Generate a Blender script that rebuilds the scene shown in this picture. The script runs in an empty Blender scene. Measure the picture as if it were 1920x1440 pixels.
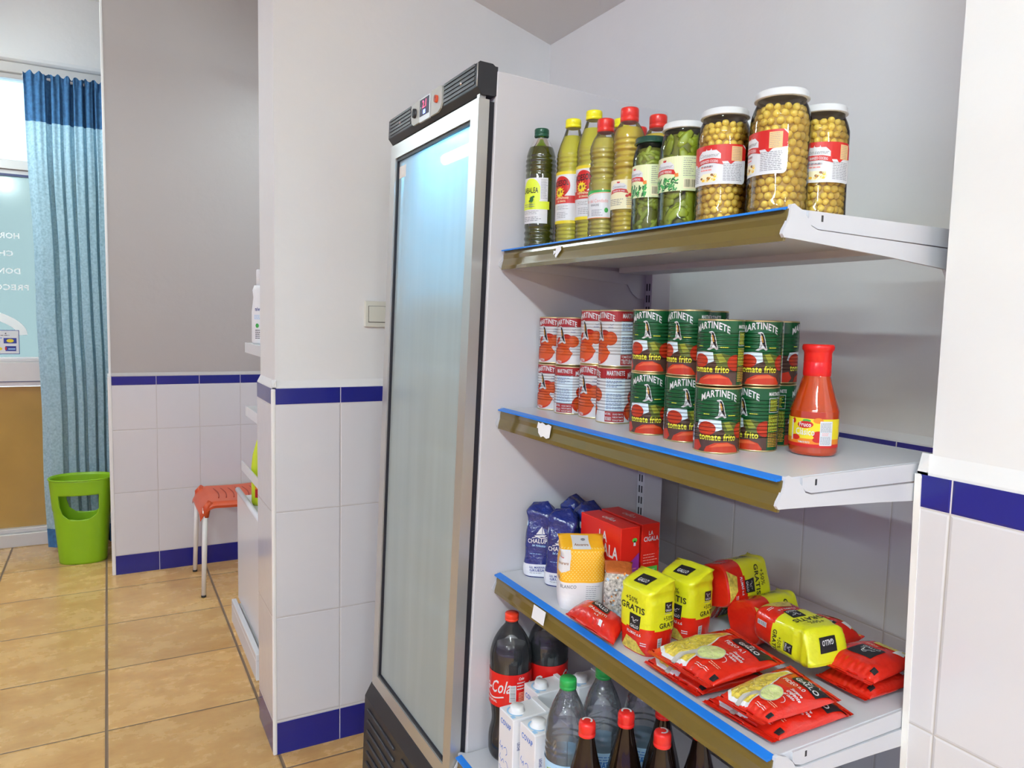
import bpy, bmesh, math, random
from mathutils import Vector, Matrix, noise
PI = math.pi
SC = bpy.context.scene
COL = SC.collection
# ---------------------------------------------------------------- camera
cam_data = bpy.data.cameras.new('camera')
cam = bpy.data.objects.new('camera', cam_data); COL.objects.link(cam)
R_ = Vector((0.87552515, -0.48262505, 0.02299516)); U_ = Vector((0.02228948, 0.08788489, 0.99588123)); F_ = Vector((0.48265816, 0.87140651, -0.08770289))
m = Matrix((( R_.x, U_.x, -F_.x, 0.0), (R_.y, U_.y, -F_.y, 0.0), (R_.z, U_.z, -F_.z, 1.345), (0, 0, 0, 1)))
cam.matrix_world = m
cam_data.sensor_width = 36.0; cam_data.lens = 36.0 * 1372.3 / 1920.0
cam_data.clip_start = 0.02; cam_data.clip_end = 200
SC.camera = cam
# ---------------------------------------------------------------- colour management
SC.view_settings.view_transform = 'Standard'; SC.view_settings.look = 'None'
SC.view_settings.gamma = 1.0; SC.view_settings.use_curve_mapping = False
SC.view_settings.exposure = -0.07
# ---------------------------------------------------------------- world: soft shop daylight, brighter towards the shop front (+Y and left)
W = bpy.data.worlds.new('world'); SC.world = W; W.use_nodes = True
wn = W.node_tree; wn.nodes.clear()
o_ = wn.nodes.new('ShaderNodeOutputWorld'); b_ = wn.nodes.new('ShaderNodeBackground')
tc = wn.nodes.new('ShaderNodeTexCoord'); sp = wn.nodes.new('ShaderNodeSeparateXYZ')
cr = wn.nodes.new('ShaderNodeValToRGB')
wn.links.new(tc.outputs['Generated'], sp.inputs[0]); wn.links.new(sp.outputs['Y'], cr.inputs[0])
e = cr.color_ramp.elements
e[0].position = 0.0; e[0].color = (0.54, 0.38, 0.76, 1)
e[1].position = 0.9; e[1].color = (2.3, 2.9, 3.2, 1)
x_ = cr.color_ramp.elements.new(0.6); x_.color = (0.54, 0.40, 0.76, 1)
wn.links.new(cr.outputs[0], b_.inputs['Color']); b_.inputs['Strength'].default_value = 1.15
wn.links.new(b_.outputs[0], o_.inputs[0])

# ================================================================= helpers
def tag(o, label=None, cat=None, group=None, kind=None):
    if label: o['label'] = label
    if cat: o['category'] = cat
    if group: o['group'] = group
    if kind: o['kind'] = kind
    return o
def empty(name, label, cat, loc=(0, 0, 0), rz=0.0, group=None):
    o = bpy.data.objects.new(name, None); COL.objects.link(o)
    o.empty_display_size = 0.05
    o.location = loc; o.rotation_euler = (0, 0, rz)
    return tag(o, label, cat, group)
def copy_tree(o, parent=None):
    c = o.copy(); COL.objects.link(c)
    if parent: c.parent = parent
    for ch in list(o.children): copy_tree(ch, c)
    return c
class MB:
    def __init__(s): s.v = []; s.f = []; s.m = []; s.sm = []
    def add(s, vs, fs, mi=0, smooth=False):
        b = len(s.v); s.v += [tuple(p) for p in vs]
        for f in fs:
            s.f.append([b + i for i in f]); s.m.append(mi); s.sm.append(smooth)
        return s
    def box(s, x0, x1, y0, y1, z0, z1, mi=0):
        vs = [(x, y, z) for x in (x0, x1) for y in (y0, y1) for z in (z0, z1)]
        fs = [(0, 1, 3, 2), (4, 6, 7, 5), (0, 4, 5, 1), (2, 3, 7, 6), (0, 2, 6, 4), (1, 5, 7, 3)]
        return s.add(vs, fs, mi)
    def prism(s, pts, axis, a, b, mi=0, smooth=False):
        """closed polygon extruded along an axis; pts are the two other coordinates in order"""
        def mk(p, t):
            return {0: (t, p[0], p[1]), 1: (p[0], t, p[1]), 2: (p[0], p[1], t)}[axis]
        n = len(pts); vs = [mk(p, a) for p in pts] + [mk(p, b) for p in pts]
        fs = [(i, (i + 1) % n, n + (i + 1) % n, n + i) for i in range(n)]
        s.add(vs, fs, mi, smooth); s.add(vs, [tuple(range(n))[::-1], tuple(range(n, 2 * n))], mi)
        return s
    def lathe(s, prof, seg=40, mi=0, cx=0, cy=0, smooth=True, sx=1.0, sy=1.0):
        """prof: list of (r, z) or (r, z, mi)"""
        b = len(s.v)
        for p in prof:
            for k in range(seg):
                a = 2 * PI * k / seg; s.v.append((cx + sx * p[0] * math.cos(a), cy + sy * p[0] * math.sin(a), p[1]))
        for i in range(len(prof) - 1):
            mm = prof[i][2] if len(prof[i]) > 2 else mi
            for k in range(seg):
                k2 = (k + 1) % seg
                s.f.append([b + i * seg + k, b + i * seg + k2, b + (i + 1) * seg + k2, b + (i + 1) * seg + k]); s.m.append(mm); s.sm.append(smooth)
        return s
    def disk(s, r, z, seg=40, mi=0, up=True, cx=0, cy=0):
        vs = [(cx + r * math.cos(2 * PI * k / seg), cy + r * math.sin(2 * PI * k / seg), z) for k in range(seg)]
        return s.add(vs, [tuple(range(seg)) if up else tuple(range(seg))[::-1]], mi)
    def tube(s, pts, r, seg=10, mi=0, cap=True):
        pts = [Vector(p) for p in pts]; n = len(pts); b = len(s.v); rr = r if isinstance(r, (list, tuple)) else [r] * n
        pd = None
        for i, p in enumerate(pts):
            d = (pts[min(i + 1, n - 1)] - pts[max(i - 1, 0)]).normalized()
            if pd is None: a = d.orthogonal().normalized()
            else: a = (a - d * a.dot(d)).normalized()
            pd = d; c = d.cross(a)
            for k in range(seg):
                t = 2 * PI * k / seg; s.v.append(tuple(p + (a * math.cos(t) + c * math.sin(t)) * rr[i]))
        for i in range(n - 1):
            for k in range(seg):
                k2 = (k + 1) % seg; s.f.append([b + i * seg + k, b + i * seg + k2, b + (i + 1) * seg + k2, b + (i + 1) * seg + k]); s.m.append(mi); s.sm.append(True)
        if cap:
            s.f.append([b + k for k in range(seg)][::-1]); s.m.append(mi); s.sm.append(False)
            s.f.append([b + (n - 1) * seg + k for k in range(seg)]); s.m.append(mi); s.sm.append(False)
        return s
    def surf(s, fn, nu, nv, mi=0, wrap=False, smooth=True, mfn=None):
        b = len(s.v); cols = nu if wrap else nu + 1
        for j in range(nv + 1):
            for i in range(cols): s.v.append(tuple(fn(i / nu, j / nv)))
        for j in range(nv):
            for i in range(nu):
                i2 = (i + 1) % cols if wrap else i + 1
                s.f.append([b + j * cols + i, b + j * cols + i2, b + (j + 1) * cols + i2, b + (j + 1) * cols + i])
                s.m.append(mfn((i + .5) / nu, (j + .5) / nv) if mfn else mi); s.sm.append(smooth)
        return s
    def mesh(s, name, mats):
        me = bpy.data.meshes.new(name); me.from_pydata(s.v, [], s.f)
        for mt in mats: me.materials.append(mt)
        me.polygons.foreach_set('material_index', s.m); me.polygons.foreach_set('use_smooth', s.sm); me.update()
        return me
    def build(s, name, mats, parent=None, loc=None, bevel=0.0, recalc=True, rz=None, seg=2):
        if not isinstance(mats, (list, tuple)): mats = [mats]
        me = s.mesh(name, mats)
        if recalc or bevel:
            bm = bmesh.new(); bm.from_mesh(me)
            if recalc: bmesh.ops.recalc_face_normals(bm, faces=bm.faces)
            bm.to_mesh(me); bm.free()
        o = bpy.data.objects.new(name, me); COL.objects.link(o)
        if bevel:
            md = o.modifiers.new('bevel', 'BEVEL'); md.width = bevel; md.segments = seg; md.limit_method = 'ANGLE'; md.angle_limit = 0.7
        if parent: o.parent = parent
        if loc is not None: o.location = loc
        if rz is not None: o.rotation_euler = (0, 0, rz)
        return o
def struct(o): o['kind'] = 'structure'; return o

# ---------------------------------------------------------------- materials
def newmat(name):
    mt = bpy.data.materials.new(name); mt.use_nodes = True; nt = mt.node_tree; nt.nodes.clear()
    out = nt.nodes.new('ShaderNodeOutputMaterial'); return mt, nt, out
def mat(name, col, rough=0.5, metal=0.0, spec=0.5, trans=0.0, ior=1.45, emit=None, estr=1.0, bump=0.0, bscale=60.0, coat=0.0, var=0.0, vscale=8.0, sss=0.0, alpha=1.0, ribs=None, stretch=None):
    mt, nt, out = newmat(name); N = nt.nodes; L = nt.links
    b = N.new('ShaderNodeBsdfPrincipled'); L.new(b.outputs[0], out.inputs[0])
    b.inputs['Base Color'].default_value = (*col, 1); b.inputs['Roughness'].default_value = rough; b.inputs['Metallic'].default_value = metal
    b.inputs['Specular IOR Level'].default_value = spec; b.inputs['Transmission Weight'].default_value = trans; b.inputs['IOR'].default_value = ior
    b.inputs['Coat Weight'].default_value = coat; b.inputs['Alpha'].default_value = alpha
    if sss: b.inputs['Subsurface Weight'].default_value = sss; b.inputs['Subsurface Radius'].default_value = (.01, .006, .003)
    if emit: b.inputs['Emission Color'].default_value = (*emit, 1); b.inputs['Emission Strength'].default_value = estr
    if bump or var or ribs:
        t = N.new('ShaderNodeTexCoord'); src = t.outputs['Object']
        if stretch:
            mp = N.new('ShaderNodeMapping'); mp.inputs['Scale'].default_value = stretch; L.new(src, mp.inputs[0]); src = mp.outputs[0]
    if var:
        nz = N.new('ShaderNodeTexNoise'); nz.inputs['Scale'].default_value = vscale; nz.inputs['Detail'].default_value = 4; L.new(src, nz.inputs['Vector'])
        r = N.new('ShaderNodeValToRGB'); r.color_ramp.elements[0].position = .3; r.color_ramp.elements[1].position = .7
        r.color_ramp.elements[0].color = (*[c * (1 - var) for c in col], 1); r.color_ramp.elements[1].color = (*[min(1, c * (1 + var)) for c in col], 1)
        L.new(nz.outputs[0], r.inputs[0]); L.new(r.outputs[0], b.inputs['Base Color'])
    if bump:
        nz = N.new('ShaderNodeTexNoise'); nz.inputs['Scale'].default_value = bscale; nz.inputs['Detail'].default_value = 3; L.new(src, nz.inputs['Vector'])
        bp = N.new('ShaderNodeBump'); bp.inputs['Strength'].default_value = bump; bp.inputs['Distance'].default_value = 0.01; L.new(nz.outputs[0], bp.inputs['Height']); L.new(bp.outputs[0], b.inputs['Normal'])
    if ribs:
        z0, z1, pitch, depth = ribs
        s = N.new('ShaderNodeSeparateXYZ'); L.new(t.outputs['Object'], s.inputs[0])
        def M(op, a, bb=None):
            n = N.new('ShaderNodeMath'); n.operation = op
            for i, q in enumerate((a, bb)):
                if q is None: continue
                if isinstance(q, (int, float)): n.inputs[i].default_value = q
                else: L.new(q, n.inputs[i])
            return n.outputs[0]
        w = M('SINE', M('MULTIPLY', s.outputs['Z'], 2 * PI / pitch))
        msk = M('MULTIPLY', M('GREATER_THAN', s.outputs['Z'], z0), M('LESS_THAN', s.outputs['Z'], z1))
        h = M('MULTIPLY', w, msk)
        bp = N.new('ShaderNodeBump'); bp.inputs['Strength'].default_value = 1.0; bp.inputs['Distance'].default_value = depth; L.new(h, bp.inputs['Height']); L.new(bp.outputs[0], b.inputs['Normal'])
    return mt
def clearmat(name, tint=(1, 1, 1), rough=0.03, refl=1.0, edge=(0.5, 0.55, 0.55), edgeamt=0.6, bump=0.0, bscale=40, haze=0.0, hazecol=(.7, .8, .85)):
    """thin clear plastic / glass: see-through with a fresnel sheen and darker grazing edges"""
    mt, nt, out = newmat(name); N = nt.nodes; L = nt.links
    tr = N.new('ShaderNodeBsdfTransparent'); gl = N.new('ShaderNodeBsdfGlossy'); gl.inputs['Roughness'].default_value = rough
    lw = N.new('ShaderNodeLayerWeight'); lw.inputs['Blend'].default_value = 0.35
    mc = N.new('ShaderNodeMix'); mc.data_type = 'RGBA'
    mc.inputs[6].default_value = (*tint, 1); mc.inputs[7].default_value = (*edge, 1)
    pw = N.new('ShaderNodeMath'); pw.operation = 'POWER'; pw.inputs[1].default_value = 2.5; L.new(lw.outputs['Facing'], pw.inputs[0])
    ml = N.new('ShaderNodeMath'); ml.operation = 'MULTIPLY'; ml.inputs[1].default_value = edgeamt; L.new(pw.outputs[0], ml.inputs[0])
    L.new(ml.outputs[0], mc.inputs[0]); L.new(mc.outputs[2], tr.inputs[0])
    fr = N.new('ShaderNodeFresnel'); fr.inputs['IOR'].default_value = 1.5
    m2 = N.new('ShaderNodeMath'); m2.operation = 'MULTIPLY'; m2.inputs[1].default_value = refl; L.new(fr.outputs[0], m2.inputs[0])
    body = tr.outputs[0]
    if haze:
        hd = N.new('ShaderNodeBsdfDiffuse'); ht = N.new('ShaderNodeBsdfTranslucent'); hd.inputs[0].default_value = (*hazecol, 1); ht.inputs[0].default_value = (*hazecol, 1)
        h1 = N.new('ShaderNodeMixShader'); h1.inputs[0].default_value = .5; L.new(hd.outputs[0], h1.inputs[1]); L.new(ht.outputs[0], h1.inputs[2])
        h2 = N.new('ShaderNodeMixShader'); h2.inputs[0].default_value = haze; L.new(tr.outputs[0], h2.inputs[1]); L.new(h1.outputs[0], h2.inputs[2]); body = h2.outputs[0]
    mx = N.new('ShaderNodeMixShader'); L.new(m2.outputs[0], mx.inputs[0]); L.new(body, mx.inputs[1]); L.new(gl.outputs[0], mx.inputs[2]); L.new(mx.outputs[0], out.inputs[0])
    if bump:
        t = N.new('ShaderNodeTexCoord'); nz = N.new('ShaderNodeTexNoise'); nz.inputs['Scale'].default_value = bscale; L.new(t.outputs['Object'], nz.inputs[0])
        bp = N.new('ShaderNodeBump'); bp.inputs['Strength'].default_value = bump; bp.inputs['Distance'].default_value = .01; L.new(nz.outputs[0], bp.inputs['Height'])
        L.new(bp.outputs[0], gl.inputs['Normal'])
    return mt
def tilemat(name, axis, off, pitch, zoff, zpitch, zb0, zb1, white=(0.66, 0.65, 0.665), blue=(0.012, 0.016, 0.20), grout=(0.50, 0.47, 0.44), gw=0.0022):
    """glazed wall tiles: blue below zb0 and above zb1, white between; joints by position"""
    mt, nt, out = newmat(name); N = nt.nodes; L = nt.links
    b = N.new('ShaderNodeBsdfPrincipled'); L.new(b.outputs[0], out.inputs[0])
    b.inputs['Roughness'].default_value = 0.13
    t = N.new('ShaderNodeTexCoord'); s = N.new('ShaderNodeSeparateXYZ'); L.new(t.outputs['Object'], s.inputs[0])
    def M(op, a, bb=None):
        n = N.new('ShaderNodeMath'); n.operation = op
        for i, q in enumerate((a, bb)):
            if q is None: continue
            if isinstance(q, (int, float)): n.inputs[i].default_value = q
            else: L.new(q, n.inputs[i])
        return n.outputs[0]
    z = s.outputs['Z']; u = s.outputs['XY'[axis]]
    def dist(v, o, p):   # distance to nearest joint
        f = M('FRACT', M('DIVIDE', M('ADD', v, -o + 40 * p), p))
        return M('MULTIPLY', M('MINIMUM', f, M('SUBTRACT', 1.0, f)), p)
    du = dist(u, off, pitch); dz = dist(z, zoff, zpitch)
    isb = M('MAXIMUM', M('LESS_THAN', z, zb0), M('GREATER_THAN', z, zb1))
    dz = M('MINIMUM', M('ADD', dz, M('MULTIPLY', isb, 9)), M('MINIMUM', M('ABSOLUTE', M('SUBTRACT', z, zb0)), M('ABSOLUTE', M('SUBTRACT', z, zb1))))
    d = M('MINIMUM', du, dz)
    g = M('LESS_THAN', d, gw * 0.5)
    nz = N.new('ShaderNodeTexNoise'); nz.inputs['Scale'].default_value = 3.0; L.new(t.outputs['Object'], nz.inputs[0])
    def mixc(f, a, c):
        mm = N.new('ShaderNodeMix'); mm.data_type = 'RGBA'
        L.new(f, mm.inputs[0])
        for i, q in ((6, a), (7, c)):
            if isinstance(q, tuple): mm.inputs[i].default_value = (*q, 1)
            else: L.new(q, mm.inputs[i])
        return mm.outputs[2]
    wc = mixc(nz.outputs[0], tuple(c * .97 for c in white), white)
    gc = mixc(isb, grout, (0.62, 0.60, 0.62))
    c = mixc(g, mixc(isb, wc, blue), gc)
    L.new(c, b.inputs['Base Color']); L.new(M('ADD', 0.12, M('MULTIPLY', g, 0.6)), b.inputs['Roughness'])
    h = M('MINIMUM', d, 0.004)
    bp = N.new('ShaderNodeBump'); bp.inputs['Strength'].default_value = 0.7; bp.inputs['Distance'].default_value = 0.4; L.new(h, bp.inputs['Height'])
    n2 = N.new('ShaderNodeTexNoise'); n2.inputs['Scale'].default_value = 9; L.new(t.outputs['Object'], n2.inputs[0])
    b2 = N.new('ShaderNodeBump'); b2.inputs['Strength'].default_value = .05; b2.inputs['Distance'].default_value = .02; L.new(n2.outputs[0], b2.inputs['Height']); L.new(bp.outputs[0], b2.inputs['Normal'])
    L.new(b2.outputs[0], b.inputs['Normal'])
    return mt
def floormat():
    mt, nt, out = newmat('terracotta_floor_tiles'); N = nt.nodes; L = nt.links
    b = N.new('ShaderNodeBsdfPrincipled'); L.new(b.outputs[0], out.inputs[0])
    t = N.new('ShaderNodeTexCoord'); s = N.new('ShaderNodeSeparateXYZ'); L.new(t.outputs['Object'], s.inputs[0])
    def M(op, a, bb=None):
        n = N.new('ShaderNodeMath'); n.operation = op
        for i, q in enumerate((a, bb)):
            if q is None: continue
            if isinstance(q, (int, float)): n.inputs[i].default_value = q
            else: L.new(q, n.inputs[i])
        return n.outputs[0]
    def cell(v, o, p):
        a = M('DIVIDE', M('ADD', v, -o + 40 * p), p); f = M('FRACT', a)
        return M('MULTIPLY', M('MINIMUM', f, M('SUBTRACT', 1.0, f)), p), M('FLOOR', a)
    dx, ix = cell(s.outputs['X'], -0.03, 0.4635); dy, iy = cell(s.outputs['Y'], 2.1215, 0.4557)
    g = M('MAXIMUM', M('LESS_THAN', dx, 0.0048), M('LESS_THAN', dy, 0.0028))
    n1 = N.new('ShaderNodeTexNoise'); n1.inputs['Scale'].default_value = 5; n1.inputs['Detail'].default_value = 7; n1.inputs['Roughness'].default_value = .65
    mp = N.new('ShaderNodeMapping'); mp.inputs['Scale'].default_value = (1, 1.6, 1); L.new(t.outputs['Object'], mp.inputs[0]); L.new(mp.outputs[0], n1.inputs[0])
    r = N.new('ShaderNodeValToRGB'); L.new(n1.outputs[0], r.inputs[0])
    r.color_ramp.elements[0].position = .3; r.color_ramp.elements[0].color = (0.56, 0.30, 0.10, 1)
    r.color_ramp.elements[1].position = .72; r.color_ramp.elements[1].color = (0.76, 0.50, 0.20, 1)
    m_ = r.color_ramp.elements.new(.52); m_.color = (0.67, 0.40, 0.145, 1)
    wn_ = N.new('ShaderNodeTexWhiteNoise'); wn_.noise_dimensions = '2D'; cv = N.new('ShaderNodeCombineXYZ'); L.new(ix, cv.inputs[0]); L.new(iy, cv.inputs[1]); L.new(cv.outputs[0], wn_.inputs['Vector'])
    hv = N.new('ShaderNodeHueSaturation'); L.new(r.outputs[0], hv.inputs['Color']); L.new(M('ADD', 0.92, M('MULTIPLY', wn_.outputs['Value'], 0.16)), hv.inputs['Value'])
    mx = N.new('ShaderNodeMix'); mx.data_type = 'RGBA'; L.new(g, mx.inputs[0]); L.new(hv.outputs[0], mx.inputs[6]); mx.inputs[7].default_value = (.20, .13, .08, 1)
    L.new(mx.outputs[2], b.inputs['Base Color'])
    L.new(M('ADD', M('MULTIPLY', n1.outputs[0], .25), M('ADD', .14, M('MULTIPLY', g, .5))), b.inputs['Roughness'])
    h = M('ADD', M('MINIMUM', M('MINIMUM', dx, M('MULTIPLY', dy, 1.6)), .009), M('MULTIPLY', n1.outputs[0], .0025))
    bp = N.new('ShaderNodeBump'); bp.inputs['Strength'].default_value = .6; bp.inputs['Distance'].default_value = .35; L.new(h, bp.inputs['Height']); L.new(bp.outputs[0], b.inputs['Normal'])
    return mt
# ---------------------------------------------------------------- surfaces that artwork can be printed on
def normal_at(fn, a, t, ea=1e-3, et=1e-3):
    p = Vector(fn(a, t)); pa = Vector(fn(a + ea, t)); tt = t + et if t + et <= 1 else t - et
    pt = Vector(fn(a, tt)); n = (pa - p).cross(pt - p if tt > t else p - pt)
    return n.normalized() if n.length > 1e-12 else Vector((0, 0, 1))
_tc = {}
def text_mesh(s, bold=0.0, shear=0.0, sp=1.0):
    k = (s, bold, shear, sp)
    if k not in _tc:
        cu = bpy.data.curves.new('lettering', 'FONT'); cu.body = s; cu.size = 1.0; cu.offset = bold; cu.shear = shear; cu.resolution_u = 2; cu.fill_mode = 'FRONT'; cu.space_character = sp
        ob = bpy.data.objects.new('lettering', cu); COL.objects.link(ob); bpy.context.view_layer.update()
        dg = bpy.context.evaluated_depsgraph_get(); me = ob.evaluated_get(dg).to_mesh()
        vs = [(v.co.x, v.co.y) for v in me.vertices]; fs = [tuple(p.vertices) for p in me.polygons]
        ob.evaluated_get(dg).to_mesh_clear(); bpy.data.objects.remove(ob); bpy.data.curves.remove(cu)
        if vs:
            x0 = min(v[0] for v in vs); x1 = max(v[0] for v in vs); vs = [(v[0] - x0, v[1]) for v in vs]
        else: x0 = x1 = 0
        _tc[k] = (vs, fs, x1 - x0)
    return _tc[k]
class Art:
    """flat artwork in metres (u to the right, v up); later wrapped on a surface"""
    def __init__(s): s.items = []; s.mats = []
    def mi(s, mt):
        if mt not in s.mats: s.mats.append(mt)
        return s.mats.index(mt)
    def poly(s, mt, pts, layer=1):
        s.items.append((list(pts), [tuple(range(len(pts)))], s.mi(mt), layer)); return s
    def rect(s, mt, x0, y0, x1, y1, layer=1): return s.poly(mt, [(x0, y0), (x1, y0), (x1, y1), (x0, y1)], layer)
    def ell(s, mt, cx, cy, rx, ry, layer=1, n=20, rot=0.0):
        c, q = math.cos(rot), math.sin(rot)
        return s.poly(mt, [(cx + rx * math.cos(2 * PI * i / n) * c - ry * math.sin(2 * PI * i / n) * q, cy + rx * math.cos(2 * PI * i / n) * q + ry * math.sin(2 * PI * i / n) * c) for i in range(n)], layer)
    def rrect(s, mt, x0, y0, x1, y1, r, layer=1):
        pts = []
        for cx, cy, a0 in ((x1 - r, y1 - r, 0), (x0 + r, y1 - r, 90), (x0 + r, y0 + r, 180), (x1 - r, y0 + r, 270)):
            for k in range(5): a = math.radians(a0 + k * 22.5); pts.append((cx + r * math.cos(a), cy + r * math.sin(a)))
        return s.poly(mt, pts, layer)
    def line(s, mt, pts, w, layer=2):
        vs = []; fs = []
        for i, p in enumerate(pts):
            a = Vector(pts[max(i - 1, 0)]); c = Vector(pts[min(i + 1, len(pts) - 1)]); d = (c - a); d = d.normalized() if d.length else Vector((1, 0)); n = Vector((-d.y, d.x)) * w / 2
            vs += [(p[0] + n.x, p[1] + n.y), (p[0] - n.x, p[1] - n.y)]
        for i in range(len(pts) - 1): fs.append((2 * i, 2 * i + 1, 2 * i + 3, 2 * i + 2))
        s.items.append((vs, fs, s.mi(mt), layer)); return s
    def text(s, mt, body, cx, cy, h, layer=3, w=None, bold=0.02, shear=0.0, arc=None, align='c', sp=1.0, rot=0.0, slope=0.0):
        sp = max(sp, 1.06 if bold > .01 else 1.0); bold = min(bold, .022)
        if any(ch in body for ch in '0%&8'): bold = min(bold, .006)
        vs, fs, wd = text_mesh(body, bold, shear, sp); k = h / 0.70; kx = k if w is None else w / max(wd, 1e-6)
        x0 = {'c': -wd * kx / 2, 'l': 0, 'r': -wd * kx}[align]; o = []
        for x, y in vs:
            X = x0 + x * kx; Y = y * k
            if arc: Y = Y + arc * (1 - (2 * X / (wd * kx)) ** 2) - arc
            Y += slope * X
            if rot: X, Y = X * math.cos(rot) - Y * math.sin(rot), X * math.sin(rot) + Y * math.cos(rot)
            o.append((cx + X, cy + Y))
        s.items.append((o, fs, s.mi(mt), layer)); return s
    def lines(s, mt, x0, y0, x1, y1, n, th=0.4, layer=2, seed=0, ragged=.3):
        rnd = random.Random(seed); dy = (y1 - y0) / n
        for i in range(n):
            y = y1 - (i + .5) * dy; x = x0; e = x1 - (x1 - x0) * ragged * rnd.random()
            while x < e:
                l = (x1 - x0) * rnd.uniform(.08, .22); s.rect(mt, x, y - dy * th / 2, min(x + l, e), y + dy * th / 2, layer); x += l + (x1 - x0) * .03
        return s
    def barcode(s, white, black, x0, y0, x1, y1, seed=1, vert=False, layer=2):
        s.rect(white, x0, y0, x1, y1, layer); rnd = random.Random(seed)
        a0, a1 = (y0, y1) if vert else (x0, x1); m_ = (a1 - a0) * .06; p = a0 + m_
        while p < a1 - m_:
            w = (a1 - a0) * rnd.choice((.012, .02, .03)); q = min(p + w, a1 - m_)
            if vert: s.rect(black, x0 + (x1 - x0) * .12, p, x1 - (x1 - x0) * .12, q, layer + 1)
            else: s.rect(black, p, y0 + (y1 - y0) * .15, q, y1 - (y1 - y0) * .08, layer + 1)
            p = q + (a1 - a0) * rnd.choice((.015, .025, .035))
        return s
    def wrap(s, mb, warp, base=0, clip=None, du=0.004, dv=None, lay=0.00012):
        """warp(u, v, offset) -> point. Cuts the art at every du (and dv) and adds it to mb; returns materials"""
        by = {}
        for vs, fs, mi, ly in s.items: by.setdefault((mi, ly), []).append((vs, fs))
        for (mi, ly), its in by.items():
            bm = bmesh.new()
            for vs, fs in its:
                bv = [bm.verts.new((x, y, 0)) for x, y in vs]
                for f in fs:
                    try: bm.faces.new([bv[i] for i in f])
                    except ValueError: pass
            if clip:
                for co, no in (((clip[0], 0, 0), (-1, 0, 0)), ((clip[2], 0, 0), (1, 0, 0)), ((0, clip[1], 0), (0, -1, 0)), ((0, clip[3], 0), (0, 1, 0))):
                    bmesh.ops.bisect_plane(bm, geom=bm.verts[:] + bm.edges[:] + bm.faces[:], plane_co=co, plane_no=no, clear_outer=True)
            if not bm.verts: bm.free(); continue
            for ax, st in ((0, du), (1, dv)):
                if not st: continue
                lo = min(v.co[ax] for v in bm.verts); hi = max(v.co[ax] for v in bm.verts); k = math.floor(lo / st) + 1
                while k * st < hi:
                    co = [0, 0, 0]; co[ax] = k * st; no = [0, 0, 0]; no[ax] = 1
                    bmesh.ops.bisect_plane(bm, geom=bm.verts[:] + bm.edges[:] + bm.faces[:], plane_co=co, plane_no=no, dist=1e-7); k += 1
            bm.verts.index_update(); b0 = len(mb.v)
            for v in bm.verts: mb.v.append(tuple(warp(v.co.x, v.co.y, ly * lay)))
            for f in bm.faces: 
                idx = [b0 + v.index for v in f.verts]
                if f.normal.z < 0: idx.reverse()
                mb.f.append(idx); mb.m.append(base + mi); mb.sm.append(False)
            bm.free()
        return s.mats
def cylwarp(rfun, z0=0.0, th0=-PI / 2, rref=None):
    def w(u, v, off):
        r = rfun(z0 + v) if callable(rfun) else rfun; a = th0 + u / (rref or r); return ((r + off) * math.cos(a), (r + off) * math.sin(a), z0 + v)
    return w
def facing(x, y, d=0.0): return math.atan2(-y, -x) + PI / 2 + math.radians(d)
# ================================================================= lights: ceiling fluorescent fittings (lamps in the room, two of them added)
TUBES = {n: mat('lamp_tube_' + n, (1, 1, 1), emit=(0.845, 1.03, 1.08), estr=q) for n, q in (('front', 225.0), ('back', 330.0), ('left', 225.0), ('far_left', 150.0), ('passage', 47.0), ('door', 110.0))}
M_lampbody = mat('lamp_body_white', (.8, .8, .8), .4)
CEIL = 3.05
def fluorescent(x, y, z, length, label, axis=1, tm=None):
    t = empty('fluorescent_fitting', label, 'ceiling lamp', (x, y, z), 0 if axis == 1 else PI / 2, 'fluorescent fittings on the ceiling')
    b = MB(); b.box(-.06, .06, -length / 2, length / 2, -.03, 0); b.box(-.06, .06, -length / 2, -length / 2 + .03, -.07, -.03); b.box(-.06, .06, length / 2 - .03, length / 2, -.07, -.03)
    b.build('housing', M_lampbody, t, bevel=.004)
    for s in (-.03, .03):
        tb = MB(); tb.tube([(s, -length / 2 + .03, -.052), (s, length / 2 - .03, -.052)], .016, 12); tb.build('lamp_tube', tm, t)
    return t
def rods(t, z):
    for y in (-.4, .4):
        b = MB(); b.tube([(0, y, 0), (0, y, CEIL - z)], .004, 6); b.build('suspension_rod', M_lampbody, t)
for (x, y, l, n_, wh) in ((-1.08, -0.95, 1.5, 'front', 'above the camera, nearest the shelving'), (-.60, -3.4, 1.2, 'back', 'furthest behind the camera'), (-3.6, -1.6, 1.5, 'left', 'on the left of the shop, nearer the shop front'), (-3.6, -3.4, 1.2, 'far_left', 'on the left of the shop, at the very back'), (1.05, 3.35, .9, 'passage', 'added to brighten the passage behind the left wall'), (-.95, 4.05, .9, 'door', 'added to brighten the curtain and the shop door')):  # passage and door fittings are added to brighten the walls there
    lz = 2.94 if n_ == 'front' else 2.62; t = fluorescent(x, y, lz, l, 'twin-tube fluorescent fitting ' + wh, tm=TUBES[n_]); rods(t, lz)
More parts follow.
